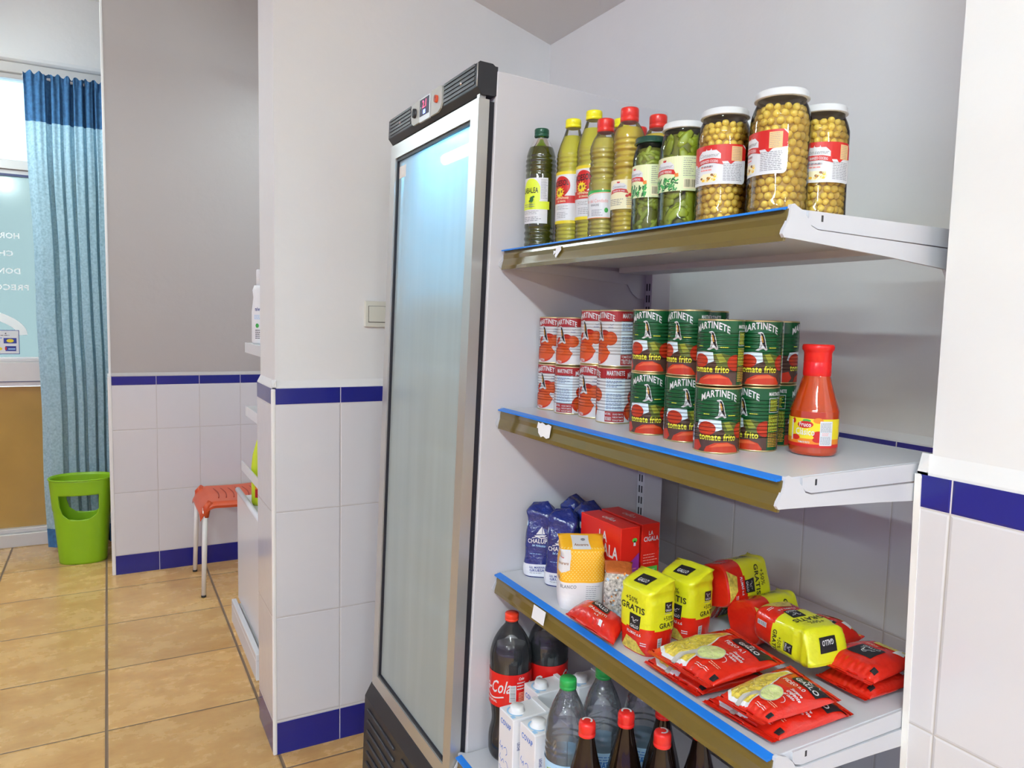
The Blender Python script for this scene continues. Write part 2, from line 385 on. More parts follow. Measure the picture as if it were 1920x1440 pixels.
# ================================================================= room
M_plaster = mat('white_plaster', (.73, .73, .715), .62, bump=.25, bscale=14, var=.012, vscale=3)
M_taupe = mat('taupe_paint', (.43, .395, .375), .6, bump=.12, bscale=25)
M_ceil = mat('ceiling_white', (.74, .74, .73), .8, bump=.08, bscale=20)
M_trim = mat('tile_edge_trim_white', (.80, .79, .76), .3)
M_tl_left = tilemat('tiles_left_wall', 0, 0.6208, 0.2033, 0.4323, 0.3235, 0.1019, 1.0789)
M_tl_left_side = tilemat('tiles_left_wall_side', 1, 2.2014, 0.48, 0.4323, 0.3235, 0.1019, 1.0789)
M_tl_back = tilemat('tiles_back_wall', 1, 1.473, 0.2025, 0.747, 0.3257, 0.10, 1.0784)
M_tl_far = tilemat('tiles_far_wall', 0, 0.2135, 0.2040, 0.422, 0.3215, 0.0998, 0.971)
M_tl_right = tilemat('tiles_right_wall', 1, 0.5607, 0.2033, 0.784, 0.312, 0.04, 1.0963)
def slab(name, mats, boxes):
    b = MB()
    for bx in boxes: b.box(*bx)
    return struct(b.build(name, mats))
flo = MB(); flo.box(-5.5, 2.2, -5.0, 7.5, -.05, 0.0); struct(flo.build('floor', floormat()))
# ceiling: flat over the shop, sloping down over the alcove
c = MB(); c.box(-5.5, 0.0, -5.0, 5.1, CEIL, CEIL + .06); c.box(0.0, 2.2, 2.62, 5.1, CEIL, CEIL + .06)
SZ = 2.657; sl = (SZ - 2.283) / 1.333
c.prism([(0, SZ), (1.5, SZ - 1.5 * sl), (1.5, CEIL + .06), (0, CEIL + .06)], 1, -5.0, 2.62)
struct(c.build('ceiling', M_ceil))
# left alcove wall (its face looks at the camera; fridge stands in front)
w = MB(); w.box(.429, 1.45, 2.2125, 2.445, 0, 2.75); w.prism([(2.2135, 1.152), (2.2025, 1.130), (2.2025, 1.127), (2.2135, 1.127)], 0, .419, 1.345); w.prism([(.430, 1.152), (.4185, 1.130), (.4185, 1.127), (.430, 1.127)], 1, 2.2025, 2.445)
struct(w.build('wall_left', M_plaster))
w = MB(); w.box(.4175, 1.335, 2.2014, 2.2125, 0, 1.1272); w.box(.4175, .4290, 2.2125, 2.445, 0, 1.1272)
o = w.build('wall_left_tiles', [M_tl_left, M_tl_left_side])
for p in o.data.polygons:
    if abs(p.normal.x) > .9: p.material_index = 1
struct(o)
w = MB(); w.box(.4155, .4285, 2.1996, 2.2105, 0, 1.127); struct(w.build('trim_1', M_trim, bevel=.004))
# back wall of the alcove
w = MB(); w.box(1.345, 1.50, -1.6, 2.445, 0, 2.75); w.prism([(1.346, 1.145), (1.334, 1.130), (1.334, 1.126), (1.346, 1.126)], 1, .3, 2.2); struct(w.build('wall_back', M_plaster))
w = MB(); w.box(1.333, 1.345, .3, 2.2014, 0, 1.1264); struct(w.build('wall_back_tiles', M_tl_back))
# right pillar
w = MB(); w.box(1.001, 1.345, -5.0, .596, 0, 2.75); w.prism([(1.0015, 1.172), (.993, 1.1465), (.993, 1.1427), (1.0015, 1.1427)], 1, -5.0, .611); w.prism([(.5955, 1.172), (.6115, 1.1465), (.6115, 1.1427), (.5955, 1.1427)], 0, .993, 1.345)
struct(w.build('wall_right', M_plaster))
w = MB(); w.prism([(-5.0, 0), (.588, 0), (.6115, 1.1427), (-5.0, 1.1427)], 0, .992, 1.0012); w.prism([(.575, 0), (.588, 0), (.6115, 1.1427), (.5955, 1.1427)], 0, 1.0012, 1.333); struct(w.build('wall_right_tiles', M_tl_right))
w = MB(); w.prism([(.580, 0), (.5893, 0), (.6128, 1.1430), (.6033, 1.1430)], 0, .9905, 1.0); struct(w.build('trim_2', M_trim, bevel=.003))
# far wall of the passage
w = MB(); w.box(.012, 2.2, 4.153, 4.36, 0, CEIL + .05); w.prism([(4.154, 1.035), (4.143, 1.019), (4.143, 1.0155), (4.154, 1.0155)], 0, .012, 2.2); struct(w.build('wall_far', M_taupe))
w = MB(); w.box(.0071, 2.2, 4.142, 4.153, 0, 1.0155); struct(w.build('wall_far_tiles', M_tl_far))
w = MB(); w.box(-.0045, .0125, 4.1385, 4.37, 0, 1.016); w.box(.001, .0125, 4.150, 4.37, 1.016, CEIL); struct(w.build('trim_3', M_trim, bevel=.003))
# enclosing walls of the passage and of the shop
slab('wall_passage_end', M_plaster, [(2.05, 2.2, 2.2, 5.1, 0, CEIL)])
# ================================================================= shop front: glazed door behind the curtain
M_alu = mat('pale_aluminium_frame', (.62, .61, .58), .35, metal=.25, var=.02)
M_white_line = mat('white_gasket_and_bright_slot', (.9, .9, .9), .4)
M_dkgasket = mat('blue_grey_gasket', (.05, .06, .14), .4)
def glassmat(name, col, tr=.55, rough=.1, sheen=.25):
    mt, nt, out = newmat(name); N = nt.nodes; L = nt.links
    t = N.new('ShaderNodeBsdfTransparent'); t.inputs[0].default_value = (*col, 1)
    d = N.new('ShaderNodeBsdfTranslucent'); d.inputs[0].default_value = (*col, 1)
    g = N.new('ShaderNodeBsdfGlossy'); g.inputs['Roughness'].default_value = rough
    a = N.new('ShaderNodeMixShader'); a.inputs[0].default_value = 1 - tr; L.new(t.outputs[0], a.inputs[1]); L.new(d.outputs[0], a.inputs[2])
    f = N.new('ShaderNodeFresnel'); f.inputs[0].default_value = 1.5; mm = N.new('ShaderNodeMath'); mm.operation = 'MULTIPLY'; mm.inputs[1].default_value = sheen * 4; L.new(f.outputs[0], mm.inputs[0])
    b = N.new('ShaderNodeMixShader'); L.new(mm.outputs[0], b.inputs[0]); L.new(a.outputs[0], b.inputs[1]); L.new(g.outputs[0], b.inputs[2]); L.new(b.outputs[0], out.inputs[0])
    return mt
M_transom = glassmat('transom_glass', (.86, .95, 1.0), .9)
M_doorglass = glassmat('hazy_shopfront_glass', (.47, .52, .50), .75)
M_amber = mat('amber_lower_panel', (.40, .235, .05), .12, spec=.7, var=.15, vscale=2.5)
Yw = 4.93
d = MB()
for (z0, z1, y0, y1) in ((2.585, 2.61, Yw - .02, Yw + .06), (2.61, 2.664, Yw - .05, Yw + .06), (2.075, 2.10, Yw - .012, Yw + .05), (2.10, 2.150, Yw - .03, Yw + .06), (.935, 1.045, Yw - .03, Yw + .06), (1.045, 1.063, Yw - .02, Yw + .05), (.0, .075, Yw - .06, Yw + .08), (.075, .10, Yw - .035, Yw + .05)):
    d.box(-5.4, 1.9, y0, y1, z0, z1)
for x in (-5.4, -4.2, -3.0, -1.75, .12, 1.84): d.box(x, x + .06, Yw - .03, Yw + .06, 0, 2.664)
fr = struct(d.build('door_1', M_alu, bevel=.003))
g = MB(); g.box(-5.4, 1.9, Yw + .005, Yw + .012, 2.15, 2.585); g.build('pane', M_transom, fr)
g = MB(); g.box(-5.4, 1.9, Yw + .005, Yw + .012, 1.063, 2.075); pane = g.build('pane', M_doorglass, fr)
g = MB(); g.box(-5.4, 1.9, Yw, Yw + .02, .10, .905); g.build('lower_panel', M_amber, fr)
g = MB(); g.box(-5.4, 1.9, Yw - .02, Yw, .909, .934); g.box(-5.4, 1.9, Yw - .016, Yw - .004, 1.064, 1.072); g.build('frame_strip', M_white_line, fr)  # first strip paints the light showing through the slot under the mid rail
g = MB(); g.box(-5.4, 1.9, Yw - .025, Yw, 2.063, 2.075); g.box(-5.4, 1.9, Yw - .034, Yw - .004, .9345, .938); g.build('frame_strip', M_dkgasket, fr)
c = MB(); c.prism([(Yw - .09, CEIL), (Yw - .09, 2.69), (Yw - .082, 2.674), (Yw - .066, 2.666), (Yw - .03, 2.664), (Yw + .1, 2.664), (Yw + .1, CEIL)], 0, -5.4, 1.9, smooth=False); struct(c.build('wall_shopfront', M_plaster))
# lettering on the glass, seen from inside (mirrored), the arc and the card sticker
M_vinyl = mat('white_vinyl_lettering', (.85, .90, .88), .5, emit=None)
M_navy = mat('print_navy', (.02, .04, .25), .4); M_black = mat('print_black', (.012, .012, .014), .4); M_white = mat('print_white', (.66, .66, .67), .45)
M_red = mat('print_red', (.52, .015, .010), .4); M_yel = mat('print_yellow', (.75, .60, .02), .4); M_org = mat('print_orange', (.72, .22, .015), .4)
M_blue = mat('print_blue', (.03, .16, .60), .4); M_lblue = mat('print_light_blue', (.35, .60, .85), .4); M_green = mat('print_green', (.04, .35, .06), .4)
a = Art()
def back(xr, z, s, h, w): a.text(M_vinyl, s, -xr, z, h, w=w, align='l', bold=.03)
# seen from inside the words run backwards, so the artwork is flipped left-right on the pane
back(-.415, 1.728, 'HORNO', .030, .16); back(-.446, 1.632, 'CHES', .028, .12); back(-.416, 1.535, 'DONER', .030, .16); back(-.379, 1.445, 'PRECOCINADOS', .030, .40)
arc_pts = [(.62 - .30 * math.cos(t) * .9 + .05, 1.13 + .24 * math.sin(t)) for t in [k * .09 for k in range(0, 19)]]
a.line(M_vinyl, [(.415 + .38 - .38 * math.cos(t), 1.195 + .145 * math.sin(t)) for t in [k * .08 for k in range(0, 21)]], .045, 1)
mb = MB(); a.wrap(mb, lambda u, v, off: (-u, Yw - .0005 - off, v), du=None)
vl = mb.build('vinyl_lettering', a.mats, fr, recalc=False)
st = Art(); st.rect(M_white, -.62, 1.088, -.432, 1.222, 1)
for (x0, y0, x1, y1) in ((-.62, 1.088, -.432, 1.091), (-.62, 1.219, -.432, 1.222), (-.435, 1.088, -.432, 1.222)): st.rect(M_navy, x0, y0, x1, y1, 2)
st.rect(M_navy, -.505, 1.148, -.445, 1.178, 2); st.ell(M_yel, -.475, 1.163, .017, .010, 3); st.text(M_navy, 'VISA', -.545, 1.156, .014, w=.05); st.rect(M_blue, -.58, 1.176, -.512, 1.180, 2)
st.ell(M_red, -.58, 1.118, .030, .012, 2); st.ell(M_org, -.54, 1.118, .028, .012, 3); st.ell(M_yel, -.525, 1.118, .012, .009, 4)
st.rect(M_navy, -.498, 1.105, -.448, 1.133, 2); st.rect(M_lblue, -.485, 1.114, -.452, 1.120, 3); st.rect(M_red, -.500, 1.112, -.492, 1.128, 3); st.lines(M_black, -.56, 1.19, -.45, 1.196, 1, .5); st.poly(M_black, [(-.50, 1.203), (-.492, 1.208), (-.492, 1.198)], 2)
mb = MB(); st.wrap(mb, lambda u, v, off: (u, Yw - .0015 - off, v), du=None); mb.build('card_payment_sticker', st.mats, fr, recalc=False)
# ================================================================= curtain
def curtain_mat():
    mt, nt, out = newmat('blue_curtain_cloth'); N = nt.nodes; L = nt.links
    t = N.new('ShaderNodeTexCoord'); nz = N.new('ShaderNodeTexNoise'); nz.inputs['Scale'].default_value = 90; nz.inputs['Detail'].default_value = 4
    L.new(t.outputs['Object'], nz.inputs[0]); r = N.new('ShaderNodeValToRGB'); L.new(nz.outputs[0], r.inputs[0])
    r.color_ramp.elements[0].position = .3; r.color_ramp.elements[0].color = (.34, .52, .60, 1); r.color_ramp.elements[1].position = .7; r.color_ramp.elements[1].color = (.54, .74, .82, 1)
    d = N.new('ShaderNodeBsdfDiffuse'); tl = N.new('ShaderNodeBsdfTranslucent'); L.new(r.outputs[0], d.inputs[0]); L.new(r.outputs[0], tl.inputs[0])
    m_ = N.new('ShaderNodeMixShader'); m_.inputs[0].default_value = .35; L.new(d.outputs[0], m_.inputs[1]); L.new(tl.outputs[0], m_.inputs[2]); L.new(m_.outputs[0], out.inputs[0])
    return mt
M_curt = curtain_mat(); M_curt2 = mat('dark_blue_curtain_band', (.045, .145, .30), .9, var=.25, vscale=60)
cu = empty('curtain', 'blue gathered curtain with a dark blue heading band hanging over the shop door', 'curtain', (0, 4.70, 0))
rnd = random.Random(5)
folds = [(-.355, 0), (-.31, .030), (-.262, .034), (-.258, -.012), (-.238, -.014), (-.233, .028), (-.196, .030), (-.188, -.006), (-.178, .022), (-.150, .028), (-.142, -.012), (-.132, -.010), (-.128, .030), (-.088, .034), (-.080, -.010), (-.072, .026), (-.040, .030), (-.034, -.010), (-.024, .026), (.02, .030), (.03, -.01), (.06, .02)]
def curt(u, v, z0=.03, z1=2.575, dy=0.0):
    x = -.355 + .415 * u
    for i in range(len(folds) - 1):
        if folds[i][0] <= x <= folds[i + 1][0] + 1e-9:
            t = (x - folds[i][0]) / (folds[i + 1][0] - folds[i][0]); t = t * t * (3 - 2 * t); y = folds[i][1] * (1 - t) + folds[i + 1][1] * t; break
    else: y = .02
    z = z0 + (z1 - z0) * v
    k = 1 - .45 * max(0, (z - 1.9) / .7)
    y = y * k + (.006 * math.sin(x * 190) * max(0, (z - 1.8) / .8)) + .012 * noise.noise(Vector((x * 4, z * 1.2, 0)))
    if z > 2.53: y += .004 * math.sin(x * 330); z += .008 * math.sin(x * 150) + .006 * noise.noise(Vector((x * 40, 3, 1)))
    xx = x + (.045 * (1 - z / 2.57) if x < -.25 else .045 * (1 - z / 2.57) * (.06 - x) / .31) + .012 * noise.noise(Vector((x * 3, z * 1.5, 9)))
    if z < .2 and u < .1: y += .0
    return (xx, -y - dy, z)
b = MB(); b.surf(lambda u, v: curt(u, v, .13, 2.33), 220, 60); b.build('drape', M_curt, cu, recalc=False)
b = MB(); b.surf(lambda u, v: curt(u, v, 2.325, 2.575, .002), 220, 14); b.build('heading_band', M_curt2, cu, recalc=False)
b = MB(); b.surf(lambda u, v: curt(u, v, .03, .135, .002), 220, 8); b.build('hem', M_curt2, cu, recalc=False)
b = MB(); b.tube([(-.36, .01, 2.555), (.10, .01, 2.555)], .008); b.build('curtain_rod', mat('rod_white', (.7, .7, .7), .4), cu)
# ================================================================= green wastepaper basket
M_lime = mat('lime_green_plastic', (.26, .50, .012), .32, spec=.45)
def basket():
    root = empty('wastepaper_basket', 'lime green oval plastic basket with cut-out handles on the floor below the curtain', 'basket', (-.138, 4.475, 0), math.radians(-9))
    H = .455
    def ring(t, inn=0.0):
        return .112 + .036 * t - inn, .078 + .030 * t - inn
    def f(u, v, inn=0.0):
        a = 2 * PI * u; ra, rb = ring(v, inn); k = .003 if (v > .62 and not inn) else 0
        z = max(.0 if not inn else .006, H * v); n = 2.3
        c, s = math.cos(a), math.sin(a)
        return ((ra + k) * math.copysign(abs(c) ** (2 / n), c), (rb + k) * math.copysign(abs(s) ** (2 / n), s), z)
    b = MB(); b.surf(lambda u, v: f(u, v), 72, 44, wrap=True); b.surf(lambda u, v: f(u, 1 - v, .0028), 72, 44, wrap=True)
    n = 72; vs = [f(k / n, 0) for k in range(n)]; b.add(vs, [tuple(range(n))[::-1]]); vs = [f(k / n, 0, .0028) for k in range(n)]; b.add(vs, [tuple(range(n))])
    # close the rim
    A = [f(k / n, 1) for k in range(n)]; B_ = [f(k / n, 1, .0028) for k in range(n)]; b.add(A + B_, [(k, (k + 1) % n, n + (k + 1) % n, n + k) for k in range(n)])
    me = b.mesh('body', [M_lime]); bm = bmesh.new(); bm.from_mesh(me); bmesh.ops.remove_doubles(bm, verts=bm.verts, dist=1e-5); bmesh.ops.recalc_face_normals(bm, faces=bm.faces); bm.to_mesh(me); bm.free()
    body = bpy.data.objects.new('body', me); COL.objects.link(body); body.parent = root
    pts = [(-.092, .375)] + [(.094, .375), (.092, .30), (.078, .268), (.05, .248), (.0, .243), (-.048, .25), (-.076, .275), (-.088, .315)]
    cm = MB(); cm.prism([(p[0], p[1]) for p in pts], 1, -.2, .2); cut = cm.build('cutter', M_lime)
    md = body.modifiers.new('cut', 'BOOLEAN'); md.object = cut; md.operation = 'DIFFERENCE'; md.solver = 'EXACT'
    cut.parent = root; bpy.context.view_layer.update()
    dg = bpy.context.evaluated_depsgraph_get(); nm = bpy.data.meshes.new_from_object(body.evaluated_get(dg)); body.modifiers.clear(); body.data = nm; bpy.data.objects.remove(cut)
    r = MB(); pts = [f(k / 72, 1) for k in range(73)]; r.tube(pts, .0042, 8, cap=False); r.build('rim', M_lime, root)
basket()
# ================================================================= orange stool
M_seat = mat('orange_red_plastic', (.56, .072, .016), .35, spec=.45); M_leg = mat('white_painted_steel', (.78, .76, .70), .3); M_blk = mat('black_rubber', (.015, .015, .015), .6)
stl = empty('stool', 'orange-red plastic stool with white steel legs against the tiled passage wall', 'stool', (.56, 3.84, 0))
def seatf(u, v, dz=0.0):
    x = -.196 + .392 * u; y = -.20 + .40 * v
    e = max(0, (abs(x) - .125) / .071); drop = .055 * e ** 2
    sag = -.008 * math.cos(x / .2 * PI / 2) - .004 * (1 - abs(y) / .2)
    c = .0 if abs(y) < .17 else .016 * ((abs(y) - .17) / .03) ** 2
    pin = .05 * e ** 2 * (y / .2)
    cx = math.copysign(min(abs(x), .2), x)
    leg = .012 * max(0, e - .6) / .4 * (max(0, abs(y) - .12) / .08)
    return (cx, y - pin * .3, .457 + sag - drop - c - leg - dz)
b = MB(); b.surf(lambda u, v: seatf(u, v), 40, 32); b.surf(lambda u, v: seatf(1 - u, v, .012), 40, 32)
A = []
for k in range(40): A.append((k / 40, 0))
for k in range(32): A.append((1, k / 32))
for k in range(40): A.append((1 - k / 40, 1))
for k in range(32): A.append((0, 1 - k / 32))
vs = [seatf(*p) for p in A] + [seatf(1 - (1 - p[0]), p[1], .012) for p in A]; n = len(A)
b.add(vs, [(i, (i + 1) % n, n + (i + 1) % n, n + i) for i in range(n)], smooth=True)
seat = b.build('seat', M_seat, stl)
sl_ = MB()
for k in range(7):
    x = -.105 + k * .035
    sl_.tube([(x + .012 * math.sin(t * 3), -.11 + .22 * t, seatf((x + .205) / .41, .5)[2] + .0015) for t in [i / 8 for i in range(9)]], .0028, 6)
sl_.build('slot_pattern', mat('dark_orange_slots', (.33, .03, .008), .5), seat)
for sx in (-1, 1):
    for sy in (-1, 1):
        top = Vector((sx * .172, sy * .178, .425)); bot = Vector((sx * .187, sy * .196, .006))
        l = MB(); l.tube([top, bot], [.0125, .0105], 14); lg = l.build('leg', M_leg, stl)
        k = MB(); k.tube([bot + Vector((0, 0, .004)), bot - Vector((0, 0, .006))], .0112, 14); k.build('rubber_foot', M_blk, lg)
        s = MB(); s.tube([top + Vector((0, 0, -.045)), top + Vector((-sx * .005, 0, .0)), top + Vector((-sx * .025, -sy * .01, .02))], [.0145, .018, .020], 14); s.build('leg_socket', M_seat, stl)
b = MB(); b.box(-.13, -.11, -.16, -.14, .428, .440); b.build('screw_boss', M_blk, stl)
# ================================================================= small display unit beyond the wall corner
M_unit = mat('white_laminate', (.72, .73, .74), .25); M_scuff = mat('scuff_grey', (.30, .30, .30), .7)
un = empty('display_unit', 'narrow white shop unit with thin shelves behind the tiled wall corner', 'shelving', (.45, 3.0, 0))
b = MB(); b.box(.0, .42, -.30, .30, 0, .075); b.box(-.0, .02, -.30, .30, .075, .10); b.build('plinth', M_unit, un, bevel=.003)
b = MB(); b.box(.028, .045, -.28, .30, .10, .575); b.build('front_panel', M_unit, un, bevel=.003)
b = MB(); b.tube([(.030, .295, .585), (.030, -.28, .585)], .011, 12); b.build('front_rail', M_unit, un)
b = MB(); b.box(.40, .42, -.30, .30, .075, 1.34); b.build('back_panel', M_unit, un, bevel=.002)
for z in (.905, 1.178):
    b = MB(); b.box(.069, .40, -.30, .30, z + .030, z + .042); b.box(.065, .069, -.30, .30, z, z + .044); b.build('shelf', M_unit, un, bevel=.002)
b = MB(); b.box(.046, .051, -.30, .30, .67, .71); b.build('guard_rail', M_unit, un)
b = MB(); b.box(.05, .40, -.30, .30, .545, .555); b.build('shelf', M_unit, un)
# cleaning products
M_wplast = mat('white_bottle_plastic', (.80, .80, .80), .3)
def lathe_obj(name, prof, mats, parent=None, loc=None, seg=40, **k):
    b = MB(); b.lathe(prof, seg, **k); return b.build(name, mats, parent, loc, recalc=True)
t = empty('lotion_bottle', 'slim white bottle with a narrow cap on the top shelf of the narrow white unit', 'bottle', (.556, 3.17, 1.221), facing(.55, 3.17, 0))
lathe_obj('body', [(0, 0), (.030, 0), (.033, .01), (.033, .13), (.026, .19), (.029, .22), (.022, .24), (.0, .24)], [M_wplast], t)
lathe_obj('cap', [(0, .24), (.014, .24), (.014, .30), (.012, .305), (0, .305)], [M_wplast], t)
a = Art(); a.text(M_navy, 'nivel', -.005, .135, .016, w=.03); a.ell(M_green, -.012, .075, .007, .009); a.lines(M_lblue, -.025, .1, .02, .12, 3); a.lines(M_black, -.02, .02, .02, .06, 5)
mb = MB(); a.wrap(mb, cylwarp(.0334, 0)); mb.build('label', a.mats, t, recalc=False)
t2 = copy_tree(t); t2.location = (.562, 3.02, 1.221); t2['label'] = 'slim white bottle standing nearest the wall corner on the narrow white unit'; t['label'] = 'slim white bottle standing furthest from the wall corner on the narrow white unit'
for q in (t, t2): q['group'] = 'slim white bottles on the narrow unit'
M_yb = mat('yellow_green_bottle', (.60, .72, .03), .25)
t = empty('detergent_bottle', 'yellow-green bottle with a red label standing inside the narrow white unit', 'bottle', (.553, 3.12, .556), facing(.55, 3.12, 25))
lathe_obj('body', [(0, 0), (.040, 0), (.046, .012), (.046, .16), (.040, .21), (.024, .265), (.014, .29), (0, .29)], [M_yb], t, sy=.8)
a = Art(); a.rect(M_org, -.05, .035, .05, .10); a.rect(M_red, -.05, .035, .05, .07, 2); a.rect(M_white, -.03, .045, -.005, .10, 3); a.rect(M_yel, -.02, .15, .05, .20); a.rect(M_lblue, -.01, .19, .04, .225, 2); a.lines(M_green, 0, .12, .04, .18, 6)
mb = MB(); a.wrap(mb, lambda u, v, off: ((.0466 + off) * math.cos(-PI / 2 + u / .046), (.0466 * .8 + off) * math.sin(-PI / 2 + u / .046), v)); mb.build('label', a.mats, t, recalc=False)
t = empty('red_packet', 'small red and white packet low inside the narrow white unit', 'packet', (.545, 3.02, .379), facing(.5, 3.02, 10))
b = MB(); b.box(-.02, .05, -.015, .02, 0, .075); b.build('pack', M_red, t, bevel=.004); a = Art(); a.poly(M_white, [(-.02, .0), (.05, .0), (.05, .03)], 1); mb = MB(); a.wrap(mb, lambda u, v, off: (u, -.0153 - off, v), du=None); mb.build('label', a.mats, t, recalc=False)
# support for that packet: the unit's lower shelf
b = MB(); b.box(.05, .40, -.30, .30, .368, .378); b.build('shelf', M_unit, un)
# ================================================================= light switch
sw = empty('light_switch', 'square white light switch on the left alcove wall at the fridge edge', 'switch', (.737, 2.2125, 1.352))
M_sw = mat('ivory_switch_plastic', (.66, .65, .56), .3)
b = MB(); b.box(-.0405, .0405, -.011, 0, -.0405, .0405); b.build('plate', M_sw, sw, bevel=.003)
b = MB(); b.box(-.0300, .0300, -.0116, -.0108, -.0262, .0252); b.build('rocker_gap', mat('switch_gap_grey', (.16, .16, .14), .6), sw)
b = MB(); b.box(-.0285, .0285, -.016, -.011, -.024, .024); b.build('rocker', M_sw, sw, bevel=.0015)
# ================================================================= display fridge (tilted back a little, as it stands)
fg = empty('display_fridge', 'tall white display fridge with a misted glass door in a silver frame', 'fridge', (.6514, 1.368, 0))
LEAN = math.atan(.0292); fg.rotation_euler = (0, LEAN, 0)
M_fw = mat('fridge_white_enamel', (.56, .545, .565), .33, spec=.4); M_fin = mat('fridge_liner', (.66, .70, .70), .4)
M_sil = mat('brushed_silver_frame', (.60, .60, .58), .34, metal=.75, bump=.02, bscale=30, stretch=(1, 1, .05)); M_fblk = mat('fridge_black_plastic', (.022, .022, .026), .42)
M_seal = mat('black_door_seal', (.012, .012, .018), .5)
FW = .527; FD = .4508; FH = 1.849; yb = -.003
b = MB()
b.box(0, FD, yb, yb + .035, .02, FH); b.box(0, FD, FW - .035, FW, .02, FH); b.box(FD - .03, FD, yb + .035, FW - .035, .02, FH); b.box(0, FD - .03, yb + .035, FW - .035, FH - .07, FH); b.box(0, FD - .03, yb + .035, FW - .035, .02, .33)
b.build('cabinet', [M_fw], fg, bevel=.003)
b = MB(); b.box(.012, FD - .032, yb + .0352, yb + .038, .33, FH - .07); b.box(.012, FD - .032, FW - .038, FW - .0352, .33, FH - .07); b.box(FD - .035, FD - .0302, yb + .038, FW - .038, .33, FH - .07); b.box(.012, FD - .035, yb + .038, FW - .038, FH - .075, FH - .0702); b.build('liner', M_fin, fg)
M_fled = mat('fridge_lamp', (1, 1, 1), emit=(.16, .58, 1.0), estr=42)
b = MB(); b.tube([(.045, .07, FH - .115), (.045, FW - .20, FH - .115)], .013, 12); b.build('interior_lamp', M_fled, fg)
M_wire = mat('white_coated_shelf', (.72, .75, .76), .35)
for i, z in enumerate((1.385, 1.215, 1.0, .80, .62)):
    b = MB(); b.box(.05, FD - .04, yb + .04, FW - .04, z, z + .004)
    sh = b.build('shelf', M_wire, fg)
    e_ = MB(); e_.box(.042, .052, yb + .04, FW - .04, z - .012, z + .018); e_.build('shelf_edge', M_wire, sh)
# food inside, seen only as soft colours behind the misted glass
def inside(name, label, cat, x, y, z, sx, sy, sz, m_, rad=.008):
    b = MB(); b.box(-sx / 2, sx / 2, -sy / 2, sy / 2, 0, sz); o = b.build(name, m_, None, bevel=rad, seg=3)
    c_, s_ = math.cos(LEAN), math.sin(LEAN); lx, lz = x, z
    o.location = (.6514 + lx * c_ + lz * s_, 1.368 + y, -lx * s_ + lz * c_); o.rotation_euler = (0, LEAN, 0); tag(o, label, cat, None); return o
M_cream = mat('cream_packet', (.75, .68, .42), .5); M_pinkp = mat('pale_pink_packet', (.62, .36, .32), .5); M_dgreyp = mat('grey_tray', (.20, .24, .24), .5); M_brnp = mat('brown_packet', (.36, .25, .20), .5)
inside('cheese_packet', 'pale yellow packet behind the misted glass, high in the fridge', 'packet', .20, .16, 1.221, .14, .16, .11, M_cream)
inside('food_tray', 'dark grey tray behind the misted glass at mid height of the fridge', 'tray', .20, .34, 1.006, .2, .24, .05, M_dgreyp)
inside('meat_packet', 'dull pink packet behind the lower part of the misted glass', 'packet', .18, .17, .4, .16, .16, .14, M_pinkp)
b = MB(); b.box(.02, FD - .04, yb + .04, FW - .04, .33, .336); b.build('fridge_floor', M_wire, fg)
# door
x0, x1 = -.0374, -.013; z0, z1 = .3288, 1.7897; y0, y1 = 0.0, .5204; fwid = .036
b = MB()
b.prism([(y0, z0), (y0 + fwid, z0 + fwid), (y0 + fwid, z1 - fwid), (y0, z1)], 0, x0, x1); b.prism([(y1, z0), (y1, z1), (y1 - fwid, z1 - fwid), (y1 - fwid, z0 + fwid)], 0, x0, x1)
b.prism([(y0, z1), (y0 + fwid, z1 - fwid), (y1 - fwid, z1 - fwid), (y1, z1)], 0, x0, x1); b.prism([(y0, z0), (y1, z0), (y1 - fwid, z0 + fwid), (y0 + fwid, z0 + fwid)], 0, x0, x1)
door = b.build('door', M_sil, fg, bevel=.0012)
b = MB(); q = .0045
for (a0, a1, c0, c1) in ((y0 + fwid, y1 - fwid, z1 - fwid - .008, z1 - fwid), (y0 + fwid, y1 - fwid, z0 + fwid, z0 + fwid + .006), (y1 - fwid - .006, y1 - fwid, z0 + fwid, z1 - fwid)): b.box(x0 + .004, x1 - .002, a0, a1, c0, c1)
b.build('glass_gasket', M_seal, door)
b = MB()
for (a0, a1, c0, c1) in ((y0 + fwid + .01, y1 - fwid - .01, z0 + fwid + .010, z0 + fwid + .016), (y1 - fwid - .016, y1 - fwid - .010, z0 + fwid + .01, z1 - fwid - .01)): b.box(x0 + .014, x1 - .003, a0, a1, c0, c1)
b.build('glass_spacer', M_sil, door)
